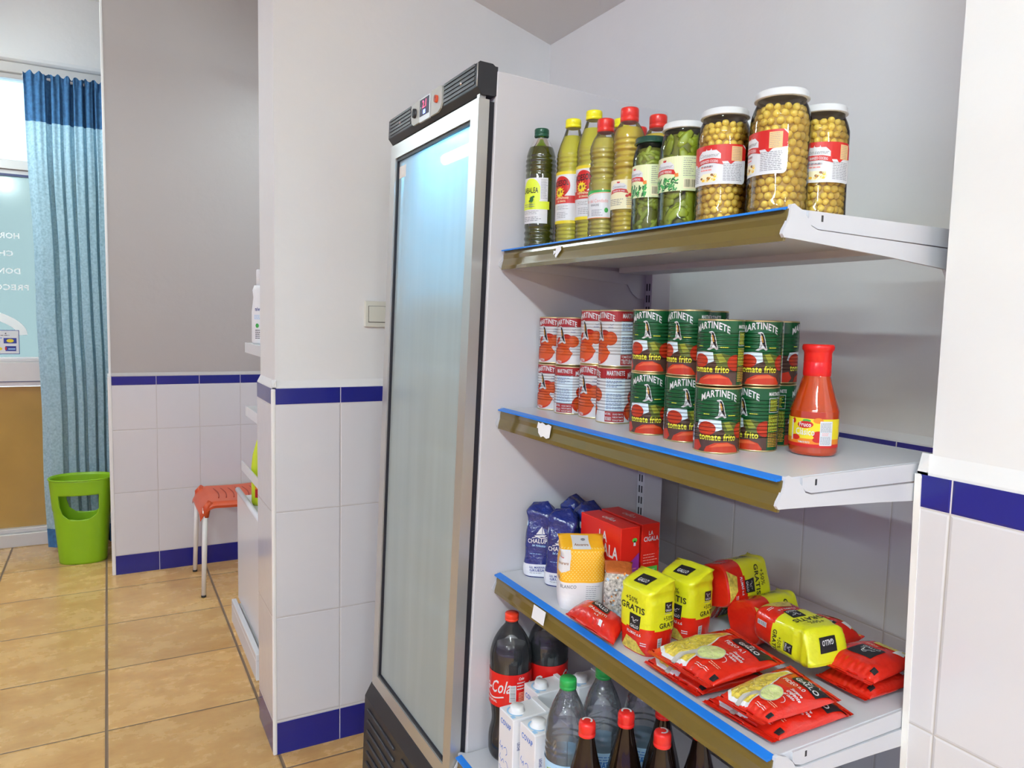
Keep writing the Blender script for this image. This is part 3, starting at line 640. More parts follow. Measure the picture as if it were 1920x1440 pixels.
def mistmat():
    mt, nt, out = newmat('misted_glass'); N = nt.nodes; L = nt.links
    t = N.new('ShaderNodeTexCoord'); mp = N.new('ShaderNodeMapping'); mp.inputs['Scale'].default_value = (1, 14, .7); L.new(t.outputs['Object'], mp.inputs[0])
    nz = N.new('ShaderNodeTexNoise'); nz.inputs['Scale'].default_value = 1.6; nz.inputs['Detail'].default_value = 4; L.new(mp.outputs[0], nz.inputs[0])
    n2 = N.new('ShaderNodeTexNoise'); n2.inputs['Scale'].default_value = 3.0; n2.inputs['Detail'].default_value = 2; L.new(t.outputs['Object'], n2.inputs[0])
    ad = N.new('ShaderNodeMath'); ad.operation = 'MULTIPLY'; L.new(nz.outputs[0], ad.inputs[0]); L.new(n2.outputs[0], ad.inputs[1])
    r = N.new('ShaderNodeMapRange'); r.inputs[1].default_value = .16; r.inputs[2].default_value = .36; r.inputs[3].default_value = .73; r.inputs[4].default_value = .80; L.new(ad.outputs[0], r.inputs[0])
    rf = N.new('ShaderNodeBsdfRefraction'); rf.inputs['Roughness'].default_value = .22; rf.inputs['IOR'].default_value = 1.03; rf.inputs[0].default_value = (.80, .93, .92, 1)
    d = N.new('ShaderNodeBsdfDiffuse'); d.inputs[0].default_value = (.68, .78, .75, 1); tl = N.new('ShaderNodeBsdfTranslucent'); tl.inputs[0].default_value = (.75, .90, .90, 1)
    m0 = N.new('ShaderNodeMixShader'); m0.inputs[0].default_value = .35; L.new(d.outputs[0], m0.inputs[1]); L.new(tl.outputs[0], m0.inputs[2])
    m1 = N.new('ShaderNodeMixShader'); L.new(r.outputs[0], m1.inputs[0]); L.new(rf.outputs[0], m1.inputs[1]); L.new(m0.outputs[0], m1.inputs[2])
    g = N.new('ShaderNodeBsdfGlossy'); g.inputs['Roughness'].default_value = .22; fr = N.new('ShaderNodeFresnel'); fr.inputs[0].default_value = 1.45
    mm = N.new('ShaderNodeMath'); mm.operation = 'MULTIPLY'; mm.inputs[1].default_value = .8; L.new(fr.outputs[0], mm.inputs[0])
    m2 = N.new('ShaderNodeMixShader'); L.new(mm.outputs[0], m2.inputs[0]); L.new(m1.outputs[0], m2.inputs[1]); L.new(g.outputs[0], m2.inputs[2]); L.new(m2.outputs[0], out.inputs[0])
    return mt
b = MB(); xg = x0 + .010; b.add([(xg, y0 + fwid, z0 + fwid), (xg, y1 - fwid, z0 + fwid), (xg, y1 - fwid, z1 - fwid), (xg, y0 + fwid, z1 - fwid)], [(0, 3, 2, 1)])
b.build('glass_pane', mistmat(), door, recalc=False)
b = MB(); b.box(x0 + .009, x0 + .0098, y1 - fwid - .055, y1 - fwid - .008, z1 - fwid - .052, z1 - fwid - .022); o = b.build('sticker', mat('cream_sticker', (.78, .76, .70), .5), door)
b = MB(); b.box(x1, -.001, y0 + .004, y1 - .004, z0 + .004, z1 - .004)
b2 = MB(); 
for (a0, a1, c0, c1) in ((y0 + .003, y0 + .03, z0 + .003, z1 - .003), (y1 - .03, y1 - .003, z0 + .003, z1 - .003), (y0 + .03, y1 - .03, z0 + .003, z0 + .03), (y0 + .03, y1 - .03, z1 - .03, z1 - .003)): b2.box(x1, -.0005, a0, a1, c0, c1)
b2.build('door_seal', M_seal, fg)
# black canopy with its controls
cz0, cz1 = 1.796, 1.856; cx = -.043
def ybx(p): return p
b = MB(); b.prism([(cx, cz0 + .014), (cx + .012, cz0), (.002, cz0 + .002), (.002, cz1), (-.004, cz1), (-.01, cz1 + .004), (cx + .004, cz1 + .004), (cx, cz1)], 1, -.002, .5285)
can_ = b.build('canopy', M_fblk, fg, bevel=.0015)
M_rib = mat('canopy_grooves', (.055, .055, .062), .4)
for (a0, a1) in ((.010, .165), (.365, .515)):
    b = MB()
    for k in range(5): z = cz0 + .020 + k * .0088; b.box(cx - .0022, cx, a0, a1, z, z + .0052)
    b.build('canopy_ribs', M_rib, can_)
M_cg = mat('control_grey', (.42, .42, .38), .4)
for pp_ in ([(.170, cz1 - .002), (.170, cz0 + .022), (.176, cz0 + .012), (.190, cz0 + .006), (.232, cz0 + .006), (.232, cz1 + .002), (.18, cz1 + .002)], [(.298, cz1 + .002), (.298, cz0 + .008), (.340, cz0 + .008), (.352, cz0 + .016), (.356, cz0 + .03), (.356, cz1 - .002)]):
    b = MB(); b.prism(pp_, 0, cx - .004, cx); b.build('control_panel', M_cg, can_, bevel=.0006)
b = MB(); b.box(cx - .006, cx - .001, .234, .296, cz0 + .004, cz1 - .001); dsp = b.build('display_bezel', mat('bezel_silver', (.55, .55, .56), .3, metal=.3), can_, bevel=.001)
b = MB(); b.box(cx - .0068, cx - .006, .238, .293, cz0 + .017, cz1 - .005); b.build('display_window', mat('display_dark', (.035, .04, .09), .15), dsp)
M_dr = mat('display_red_digits', (.6, .02, .05), emit=(1, .06, .14), estr=4.4); M_db = mat('display_blue_digits', (.1, .2, 1), emit=(.18, .25, 1), estr=7)
a = Art(); a.text(M_dr, '2.1', 0, .0, .017, bold=.0, w=.022); a.text(M_db, '88', .001, -.0145, .010, bold=.02, w=.014); a.text(mat('display_marks', (.4, .45, .5), .4), '=', -.020, -.002, .008)
mb = MB(); a.wrap(mb, lambda u, v, off: (cx - .0069 - off, .265 - u, cz0 + .034 + v), du=None); mb.build('digits', a.mats, dsp, recalc=False)
b = MB(); b.add([], []); kn = MB(); kn.lathe([(0, .006), (.009, .006), (.0095, 0)], 20); kn.disk(.009, .006, 20)
def knob(y, z, m_, nm, r=1.0):
    o = kn.build(nm, m_, can_); o.rotation_euler = (0, -PI / 2, 0); o.location = (cx - .004, y, z); o.scale = (r * 1.2, r, 1); return o
knob(.328, cz0 + .034, M_fblk, 'key_lock', 1.0); knob(.196, cz0 + .036, mat('red_button', (.62, .07, .02), .3), 'red_button', .75)
for y_ in (.075, .44):
    s_ = MB(); s_.lathe([(0, .0035), (.003, .0025), (.0036, 0)], 12); o = s_.build('screw', mat('screw_steel', (.7, .7, .7), .25, metal=1), can_); o.rotation_euler = (0, -PI / 2, 0); o.location = (cx - .001, y_, cz0 + .038)
b = MB(); b.box(x0 + .004, x0 + .018, .005, .017, z1, z1 + .009); b.build('hinge_pin', M_sil, fg)
b = MB(); b.tube([(cx - .0006, -.0015, cz0 + .014), (cx - .0006, -.0015, cz1)], .0011, 6); b.build('canopy_edge', M_sil, can_)
# base grille
b = MB(); b.prism([(-.052, .0), (.0, .0), (.0, .325), (-.034, .325), (-.052, .29)], 1, -.002, .535)
gr = b.build('base_grille', M_fblk, fg, bevel=.003)
b = MB()
for r_ in range(6):
    for (a0, a1) in ((.03, .24), (.29, .50)):
        z = .265 - r_ * .030; b.tube([(-.0535, a0, z), (-.0535, a1, z)], .0038, 6)
b.build('grille_slats', mat('grille_slat_black', (.035, .035, .04), .35), gr)  # slats a slightly lighter black than the grille body
b = MB()
for y_ in (.02, .50):
    for (xa, za) in ((.02, -.0015), (FD - .08, .0115)): b = MB(); b.box(xa, xa + .04, y_ - .006, y_ + .02, za, .02); b.build('foot', M_blk, fg)
# ================================================================= steel shelving in the alcove
M_st = mat('shelf_white_steel', (.56, .565, .60), .30, spec=.5); M_rail = mat('amber_price_rail', (.135, .095, .020), .14, spec=.7, coat=.5, metal=.0, bump=.02, bscale=18, stretch=(1, .15, 6)); M_strip = mat('blue_rail_strip', (.008, .19, .70), .35)
M_slot = mat('upright_slot_dark', (.03, .03, .035), .6)
shu = empty('shelving_unit', 'white steel shelving unit with amber price rails and blue edge strips in the tiled alcove', 'shelving', (0, 0, 0))
YF = 1.3635
for (ya, yb_) in ((1.3385, 1.3635), (.6170, .6420)):
    b = MB(); b.box(1.105, 1.160, ya, yb_, .03, 1.475); up = b.build('upright', M_st, shu, bevel=.001)
    b = MB(); z = .12
    while z < 1.44:
        for y_ in (ya + .0055, ya + .0145): b.box(1.1044, 1.1052, y_, y_ + .0042, z, z + .0165)
        z += .0265
    b.build('slot_holes', M_slot, up)
def shelf(z, ya, yb_, xf=.731, flat=False, xr=1.105, inset=0.0):
    """z: top surface; ya near end, yb_ far end"""
    b = MB(); b.box(xf + .004, xr, ya + .003, yb_ - .003, z - .022, z)
    b.box(xr - .085, xr - .005, ya + .01, yb_ - .01, z - .034, z - .021)
    s = b.build('shelf_board', M_st, shu, bevel=.0015)
    r = MB(); lip = .0018
    prof = [(xf - .004, z - .002), (xf - .0062, z - .012), (xf - .006, z - .020), (xf - .010, z - .034), (xf - .0105, z - .0415), (xf - .0065, z - .0415), (xf - .005, z - .033), (xf - .002, z - .018), (xf + .000, z - .002)]
    r.prism(prof, 1, ya, yb_ - .006, smooth=False); rl = r.build('price_rail', M_rail, s)
    r = MB(); r.prism([(xf - .011, z - .0035), (xf - .0108, z - .0008), (xf + .003, z + .0018), (xf + .004, z + .0002), (xf - .002, z - .003)], 1, ya + .003, yb_ - .005); r.build('blue_strip', M_strip, s)
    for (y_, d, n_) in ((ya, .0022, 0), (yb_ - .0022, .0022, 1)):
        k = MB(); dd = xr - xf; f_ = .0065
        prof = [(xf + .019, z - .002), (xf + .011, z + .001), (xf + .004, z + .0045), (xf - .002, z + .003), (xf - .0035, z - .010), (xf - .007, z - .019), (xf - .013, z - .028), (xf - .0145, z - .033), (xf - .011, z - .0372), (xf + .01, z - .038), (xf + dd * .5, z - .048), (xf + dd * .86, z - .058), (xf + dd * .90, z - .078), (xf + dd * .94, z - .088), (xr - .001, z - .090), (xr - .001, z - .030)]
        prof += [(xf + .048, z - .024), (xf + .036, z - .020), (xf + .031, z - .012)]
        k.prism(prof, 1, y_ - (.0025 if n_ == 0 else 0), y_ + (d if n_ == 0 else d)); k.build('side_bracket', M_st, s, bevel=.0007)
    k = MB(); k.prism([(xf + .0325, z - .001), (xf + .0325, z - .012), (xf + .038, z - .0185), (xf + .05, z - .0225), (xr - .002, z - .0275), (xr - .002, z - .0005)], 1, ya - .0005, ya + .003); k.build('end_plate', M_st, s, bevel=.0006)
    h = MB(); h.box(xf + .056, xf + .0595, ya - .0008, ya + .001, z - .013, z - .005); h.build('bolt_hole', M_slot, s)
    return s, rl
Z1, Z2, Z3, Z4 = 1.489, 1.156, .797, .406
s1, rl1 = shelf(Z1, .6310, YF); s2, rl2 = shelf(Z2, .6170, YF); s3, rl3 = shelf(Z3, .6075, YF)
s4, rl4 = shelf(Z4, .6180, YF, xf=.646, xr=1.14)
b = MB(); b.box(.68, 1.14, .63, 1.355, .0, .372); b.build('base_plinth', M_st, shu, bevel=.002)
# price tickets and torn paper on the rails
M_pap = mat('white_paper', (.78, .78, .78), .7)
def ticket(rl, pts, z, xf, name='price_ticket'):
    b = MB(); n = len(pts); x = lambda v: xf - .0066 - (max(0, -v - .012)) * .22
    b.add([(x(v) - .0012, u, z + v) for u, v in pts] , [tuple(range(n))]); b.build(name, M_pap, rl, recalc=False)
ticket(rl3, [(1.196, -.009), (1.151, -.009), (1.151, -.035), (1.196, -.035)], Z3, .731)
ticket(rl2, [(1.198, -.006), (1.19, -.008), (1.182, -.005), (1.170, -.009), (1.160, -.006), (1.150, -.008), (1.150, -.030), (1.160, -.033), (1.172, -.030), (1.180, -.033), (1.192, -.026), (1.196, -.018), (1.200, -.018)], Z2, .731, 'torn_label')
ticket(rl1, [(1.150, -.010), (1.135, -.008), (1.132, -.016), (1.140, -.024), (1.145, -.030), (1.150, -.026), (1.149, -.020), (1.156, -.024), (1.158, -.016), (1.151, -.017)], Z1, .731, 'torn_label')
# ================================================================= goods on the shelves
M_txt = mat('print_grey_text', (.22, .22, .24), .5); M_gold = mat('tin_gold_rim', (.62, .50, .24), .28, metal=.9); M_tin = mat('tin_steel', (.6, .6, .58), .3, metal=.9)
M_crm = mat('print_cream', (.80, .74, .48), .45); M_pink = mat('print_pink_text', (.75, .25, .22), .5)
def canmats():
    R = (.020, .079, .0056, .0011)
    f = lambda n, c, ro=.27: mat('tin_' + n, c, ro, spec=.6, ribs=R)
    d = dict(green=f('green', (.006, .075, .022)), white=f('white', (.60, .60, .61)), dred=f('dark_red', (.30, .014, .012)), tom=f('tomato_red', (.46, .035, .010)), tom2=f('tomato_dark', (.42, .025, .01)), tom3=f('tomato_light', (.60, .10, .03)), org=f('tomato_orange', (.55, .075, .012)),
             brown=f('brown', (.07, .035, .025)), pep=f('pepper_green', (.28, .30, .03)), olive=f('olive', (.10, .12, .02)), yel=f('yellow', (.82, .76, .05)), lb=f('light_blue', (.36, .50, .68)), navy=f('navy', (.03, .06, .25)), gold=f('golden_brown', (.55, .27, .04)), black=f('black', (.012, .012, .012)), ltb=f('pale_blue', (.62, .74, .80)))
    return d
K = canmats()
def heron(a, x, y, s, ly=4):
    """small wading bird emblem"""
    P_ = lambda *p: [(x + s * q[0], y + s * q[1]) for q in p]
    a.poly(K['white'], P_((-.16, .52), (.02, .56), (.12, .50), (.20, .32), (.26, .10), (.30, -.12), (.40, -.46), (.30, -.50), (.16, -.40), (-.10, -.52), (-.26, -.50), (-.06, -.36), (-.04, -.20), (-.02, .0), (-.04, .2), (-.02, .40), (-.16, .46)), ly)
    a.poly(K['black'], P_((.00, .50), (.10, .45), (.17, .30), (.23, .08), (.27, -.14), (.34, -.42), (.22, -.30), (.10, -.12), (.05, .08), (.03, .28)), ly + 1)
    a.poly(K['gold'], P_((.02, .36), (.08, .32), (.13, .12), (.16, -.04), (.10, -.06), (.06, .10), (.03, .24)), ly + 2)
    a.poly(K['black'], P_((-.08, -.40), (.02, -.34), (.10, -.20), (.02, -.24), (.0, -.32)), ly + 2); a.poly(K['white'], P_((.0, -.12), (.10, -.18), (.04, -.28), (-.02, -.20)), ly + 2)
def green_art():
    a = Art(); H = .099
    for c in (0.0, .105):
        a.poly(K['brown'], [(c - .052, .0), (c + .052, .0), (c + .052, .036), (c + .02, .040), (c - .02, .043), (c - .052, .043)], 1)
        a.poly(K['ltb'], [(c - .034, .036), (c - .030, .048), (c - .010, .050), (c + .004, .049), (c + .006, .036), (c - .008, .030)], 2)
        a.poly(K['olive'], [(c + .004, .046), (c + .016, .048), (c + .032, .044), (c + .034, .028), (c + .012, .026)], 2); a.poly(K['pep'], [(c + .008, .046), (c + .016, .047), (c + .024, .036), (c + .014, .034)], 3)
        a.ell(K['tom2'], c - .017, .036, .014, .0105, 3); a.ell(K['tom'], c - .016, .0365, .012, .009, 4)
        a.ell(K['tom2'], c + .038, .034, .013, .012, 3); a.ell(K['tom'], c + .038, .035, .0105, .0095, 4)
        a.poly(K['tom'], [(c - .020, .0005), (c - .016, .009), (c - .004, .0155), (c + .014, .017), (c + .028, .012), (c + .034, .004), (c + .034, .0005)], 4); a.poly(K['tom3'], [(c - .012, .008), (c, .0145), (c + .016, .0155), (c + .026, .011), (c + .012, .011), (c, .010)], 5)
        a.poly(K['tom2'], [(c - .046, .004), (c - .040, .016), (c - .030, .018), (c - .024, .008), (c - .030, .001), (c - .042, .001)], 4)
        a.text(K['yel'], 'tomate frito', c, .0195, .0095, 7, w=.056, bold=.035)
        a.text(K['white'], 'MARTINETE', c, .0845, .0100, 7, w=.054, bold=.045, arc=.0085)
        heron(a, c + .001, .0655, .026, 5); a.lines(K['yel'], c - .022, .0565, c - .010, .0585, 1, .5, 6); a.lines(K['yel'], c + .014, .0555, c + .030, .0575, 1, .5, 6)
    # panel with frame
    c = .0535
    a.rect(K['green'], c - .0125, .0, c + .0125, .098, 5)
    a.text(K['white'], 'MARTINETE', c, .0845, .0052, 7, w=.024, bold=.03)
    for (x0, y0, x1, y1) in ((-.011, .059, .011, .0597), (-.011, .0803, .011, .081), (-.011, .059, -.0103, .081), (.0103, .059, .011, .081)): a.rect(K['white'], c + x0, y0, c + x1, y1, 7)
    a.lines(K['yel'], c - .009, .061, c + .009, .079, 8, .42, 7, 3); a.lines(K['yel'], c - .011, .030, c + .011, .056, 11, .45, 7, 4, .05); a.lines(K['gold'], c - .011, .006, c + .011, .029, 9, .5, 7, 5, .1)
    # panel with recycling mark and bar code
    c = -.0535
    a.rect(K['green'], c - .0125, .028, c + .0125, .098, 5); a.rect(K['brown'], c - .0125, 0, c + .0125, .028, 5)
    a.line(K['white'], [(c - .003 + .0045 * math.cos(t), .086 + .0045 * math.sin(t)) for t in [k * .4 for k in range(0, 13)]], .0016, 7); a.text(K['white'], '72', c - .002, .052, .008, 7, w=.010); a.rect(K['yel'], c - .008, .062, c + .003, .070, 7)
    a.rect(K['ltb'], c - .006, .073, c + .003, .079, 7); a.rect(K['white'], c + .0118, .0, c + .0124, .098, 7)
    a.barcode(K['white'], K['navy'], c - .011, .014, c + .011, .038, 7, False, 6)
    return a
def red_art():
    a = Art()
    a.rect(K['dred'], -.105, .0775, .16, .0965, 2)
    for c in (0.0, .105):
        a.ell(K['tom2'], c + .002, .050, .014, .013, 2); a.ell(K['tom2'], c + .016, .048, .0125, .012, 3); a.ell(K['org'], c + .017, .0475, .0115, .011, 4); a.ell(K['tom3'], c + .014, .051, .005, .004, 5)
        a.ell(K['tom'], c - .012, .045, .013, .012, 3); a.ell(K['org'], c + .0, .042, .012, .012, 4)
        a.ell(K['tom'], c - .010, .021, .0235, .0185, 5, rot=.12); a.ell(K['org'], c - .008, .022, .0205, .0155, 6, rot=.12); a.ell(K['tom3'], c - .012, .028, .010, .005, 7); a.poly(K['org'], [(c + .010, .030), (c + .0165, .024), (c + .010, .014)], 6)
        a.text(K['white'], 'MARTINETE', c - .002, .0835, .0098, 7, w=.050, bold=.045, arc=.006); heron(a, c - .012, .060, .034, 7); a.text(K['white'], 'EXTRA', c - .014, .004, .0048, 8, w=.014, bold=.03)
        a.line(K['navy'], [(c + .014, .0725), (c + .017, .0705), (c + .021, .073)], .0006, 3); a.lines(K['navy'], c + .011, .0655, c + .024, .0685, 2, .35, 3); a.lines(K['black'], c - .0, .061, c + .006, .063, 1, .4, 3)
    for c, s in ((.0535, 0), (-.0515, 1)):
        a.rect(K['ltb'], c - .018, .022, c + .019, .0785, 2); a.lines(K['navy'], c - .016, .062, c + .016, .075, 4, .3, 3, 3 + s, .5); a.lines(K['navy'], c - .016, .024, c + .016, .052, 9, .28, 3, 5 + s, .15)
        a.text(K['white'], 'MARTINETE', c + .001, .0835, .0078, 8, w=.034, bold=.045)
        a.rect(K['dred'], c - .018, .0025, c + .019, .0205, 5)
        if s == 0: a.text(K['white'], 'TOMATE NATURAL', c, .0145, .0045, 7, w=.033, bold=.01); a.text(K['white'], 'TRITURADO', c, .0045, .0080, 7, w=.033, bold=.02)
        else: a.text(K['white'], 'NATURAL', c - .012, .0145, .004, 7, w=.011); a.text(K['white'], 'TRITURADO', c - .0115, .0048, .0065, 7, w=.012); [a.text(K['white'], q, c - .003, .0145 - .0052 * i, .003, 7, w=.020, align='l', bold=.01) for i, q in enumerate(('CRUSHED TOMATOES', 'PUREE DE TOMATES', 'POLPA DE TOMATE'))]
    return a
CR = .0335; CHT = .0985
def make_can(name, art, base, label, cat):
    t = empty(name, label, cat); b = MB(); r = CR
    b.lathe([(.0, .0022), (r - .003, .0022), (r - .0025, 0), (r - .0004, 0), (r + .0004, .0012), (r, .0022)], 56, 1)
    b.lathe([(r, .0022), (r, CHT - .0022)], 56, 0); b.lathe([(r, CHT - .0022), (r + .0004, CHT - .0012), (r - .0004, CHT), (r - .0018, CHT), (r - .003, CHT - .003), (0, CHT - .003)], 56, 1)
    b.build('body', [base, M_gold], t); mb = MB(); art.wrap(mb, lambda u, v, off: ((r + off + .0001) * math.cos(-PI / 2 + u / r), (r + off + .0001) * math.sin(-PI / 2 + u / r), v + .001), clip=(-.1051, .0015, .1051 + .052, CHT - .0035), lay=.00006)
    mb.build('printed_label', art.mats, t, recalc=False); return t
gcan = make_can('tomato_tin', green_art(), K['green'], 'x', 'tin'); rcan = make_can('tomato_tin', red_art(), K['white'], 'x', 'tin')
used = {}
def place(proto, x, y, z, rz, label, cat, group=None, tilt=None, name=None):
    """first call moves the prototype itself, later calls copy the whole tree"""
    t = proto if proto.name not in used else copy_tree(proto)
    used[proto.name] = 1; t.location = (x, y, z); t.rotation_euler = (0, 0, rz) if tilt is None else tilt
    t['label'] = label; t['category'] = cat
    if group: t['group'] = group
    return t
Gg = 'green tins of fried tomato on the middle shelf'; Rg = 'red and white tins of crushed tomato on the middle shelf'
L2 = Z2 + CHT + .0004; TS = 1.07
for i, (x, y, z, d, lb) in enumerate((
    (.8157, .981, Z2, -12, 'green tomate frito tin in the bottom row, right beside the red and white tins'),
    (.8214, .899, Z2, -2, 'green tomate frito tin in the bottom row, second from the red and white tins'),
    (.798, .8035, Z2, 3, 'green tin at the very front of the bottom row, its whole bird label facing out'),
    (.869, .7955, Z2, -38, 'green tin in the bottom row, just right of the very front one'),
    (.937, .822, Z2, -78, 'green tin in the bottom row, mostly hidden behind the red-capped sauce bottle'),
    (.8157, .981, L2, -22, 'green tomate frito tin in the top row, right beside the red and white tins'),
    (.824, .9005, L2, -38, 'green tin in the top row, second from the red and white tins'),
    (.8005, .8065, L2, -24, 'green tomate frito tin at the very front of the top row'),
    (.869, .7955, L2, 2, 'green tin in the top row just right of the front one, full arched name showing'),
    (.937, .822, L2, 88, 'green tin in the top row showing a bar code, just behind the sauce bottle'),
    (.900, .938, Z2, -65, 'green tin in the bottom row hidden behind the second one from the red tins'),
    (.900, .938, L2, -75, 'green tin behind the top row, only its dark upper right corner showing'),
    (.975, .880, Z2, -60, 'green tin at the back right of the bottom row behind the sauce bottle'),
    (.975, .880, L2, -64, 'green tin at the back right of the top row, a strip beside the sauce cap'))):
    tall = y > .89; t = place(gcan, x, y, Z2 + (CHT * TS + .0004) if tall and z > Z2 + .01 else z, facing(x, y, d), lb, 'tin', Gg); t.scale = (1, 1, TS if tall else .99)
for i, (x, y, z, d, lb) in enumerate((
    (.8375, 1.3285, Z2, -28, 'red and white tomato tin in the bottom row, against the fridge side'),
    (.836, 1.259, Z2, 62, 'red and white tin in the bottom row, second from the fridge, turned unlike its neighbours'),
    (.848, 1.186, Z2, -32, 'red and white tomato tin in the bottom row, third from the fridge'),
    (.8393, 1.1145, Z2, 90, 'red and white tomato tin in the bottom row showing only its pale blue text panel'),
    (.8385, 1.3285, L2, -26, 'red and white tomato tin in the top row, against the fridge side'),
    (.838, 1.259, L2, -27, 'red and white tomato tin in the top row, second from the fridge'),
    (.848, 1.186, L2, -33, 'red and white tomato tin in the top row, third from the fridge'),
    (.8415, 1.1145, L2, -48, 'red and white tin in the top row beside the green tins'))):
    tall = y < 1.22; t = place(rcan, x, y, Z2 + (CHT * TS + .0004) if tall and z > Z2 + .01 else z, facing(x, y, d), lb, 'tin', Rg); t.scale = (1, 1, TS if tall else .99)
# ---------------------------------------------------------------- red sauce bottle
def lathe_fn(prof):
    """radius as a function of height"""
    def r(z):
        for (r0, z0), (r1, z1) in zip(prof[:-1], prof[1:]):
            if z0 <= z <= z1 and z1 > z0: t = (z - z0) / (z1 - z0); return r0 + (r1 - r0) * t
        return prof[-1][0]
    return r
def smooth(prof, n=4):
    """catmull-rom through the profile"""
    out = []; P_ = [prof[0]] + list(prof) + [prof[-1]]
    for i in range(1, len(P_) - 2):
        for k in range(n):
            t = k / n; a, b_, c_, d_ = P_[i - 1], P_[i], P_[i + 1], P_[i + 2]; q = []
            for j in (0, 1): q.append(.5 * (2 * b_[j] + (c_[j] - a[j]) * t + (2 * a[j] - 5 * b_[j] + 4 * c_[j] - d_[j]) * t * t + (-a[j] + 3 * b_[j] - 3 * c_[j] + d_[j]) * t ** 3))
            out.append((max(q[0], 0), q[1]))
    out.append(prof[-1]); return out
M_sauce = mat('tomato_sauce', (.42, .040, .004), .07, spec=.6, coat=1.0); M_redcap = mat('red_shrink_cap', (.66, .012, .010), .24, spec=.6, bump=.05, bscale=120)
t = empty('sauce_bottle', 'bottle of orange-red tomato sauce with a red cap, rightmost on the middle shelf', 'bottle', (.921, .7295, Z2), facing(.921, .7295, -10))
pr = [(0, .002), (.028, .002), (.0315, .001), (.0338, .004), (.0345, .012), (.0345, .060), (.0335, .068), (.0285, .084), (.0235, .100), (.0195, .115), (.0185, .122)]
lathe_obj('body', smooth(pr), [M_sauce], t, seg=56)
b = MB(); b.lathe([(.0192, .1165), (.0195, .117), (.0198, .122), (.0195, .128), (.0195, .136), (.0192, .137), (.0195, .138), (.0195, .150), (.0205, .153), (.0222, .155), (.0226, .159), (.0218, .162), (.0205, .163), (.0, .163)], 48); b.build('cap', M_redcap, t)
a = Art(); a.rect(M_org, -.055, .014, .050, .055, 1); a.rect(M_yel, -.055, .026, .050, .0555, 2); a.ell(M_red, -.006, .0465, .0115, .0052, 4, rot=.06); a.ell(M_green, -.004, .0525, .006, .002, 3)
M_amb = mat('print_amber', (.86, .50, .03), .4); a.rect(M_red, -.055, .0135, .050, .0185, 3)
a.text(M_white, 'Fruco', -.006, .0437, .0062, 6, w=.017, bold=.03); a.text(M_white, 'Clásico', -.006, .0315, .0095, 6, w=.027, bold=.012); a.text(M_white, 'TOMATE FRITO', -.007, .0195, .0026, 6, w=.017); a.ell(M_org, .012, .053, .007, .004, 3); a.ell(M_red, -.024, .051, .003, .004, 3); a.ell(M_red, .013, .032, .008, .006, 3); a.ell(M_red, -.020, .027, .007, .004, 3); a.ell(M_red, .012, .025, .007, .004, 3)
a.rrect(M_white, .0145, .017, .033, .0525, .001, 7); a.lines(M_txt, .0155, .0365, .032, .0505, 8, .4, 8, 4, .15); a.lines(M_pink, .0175, .031, .030, .036, 3, .4, 8, 5); a.lines(M_txt, .0155, .0185, .032, .0305, 7, .4, 8, 6, .15); a.rect(M_white, -.028, .022, -.0255, .052, 4)
mb = MB(); a.wrap(mb, cylwarp(.0349, 0.0)); mb.build('label', a.mats, t, recalc=False)
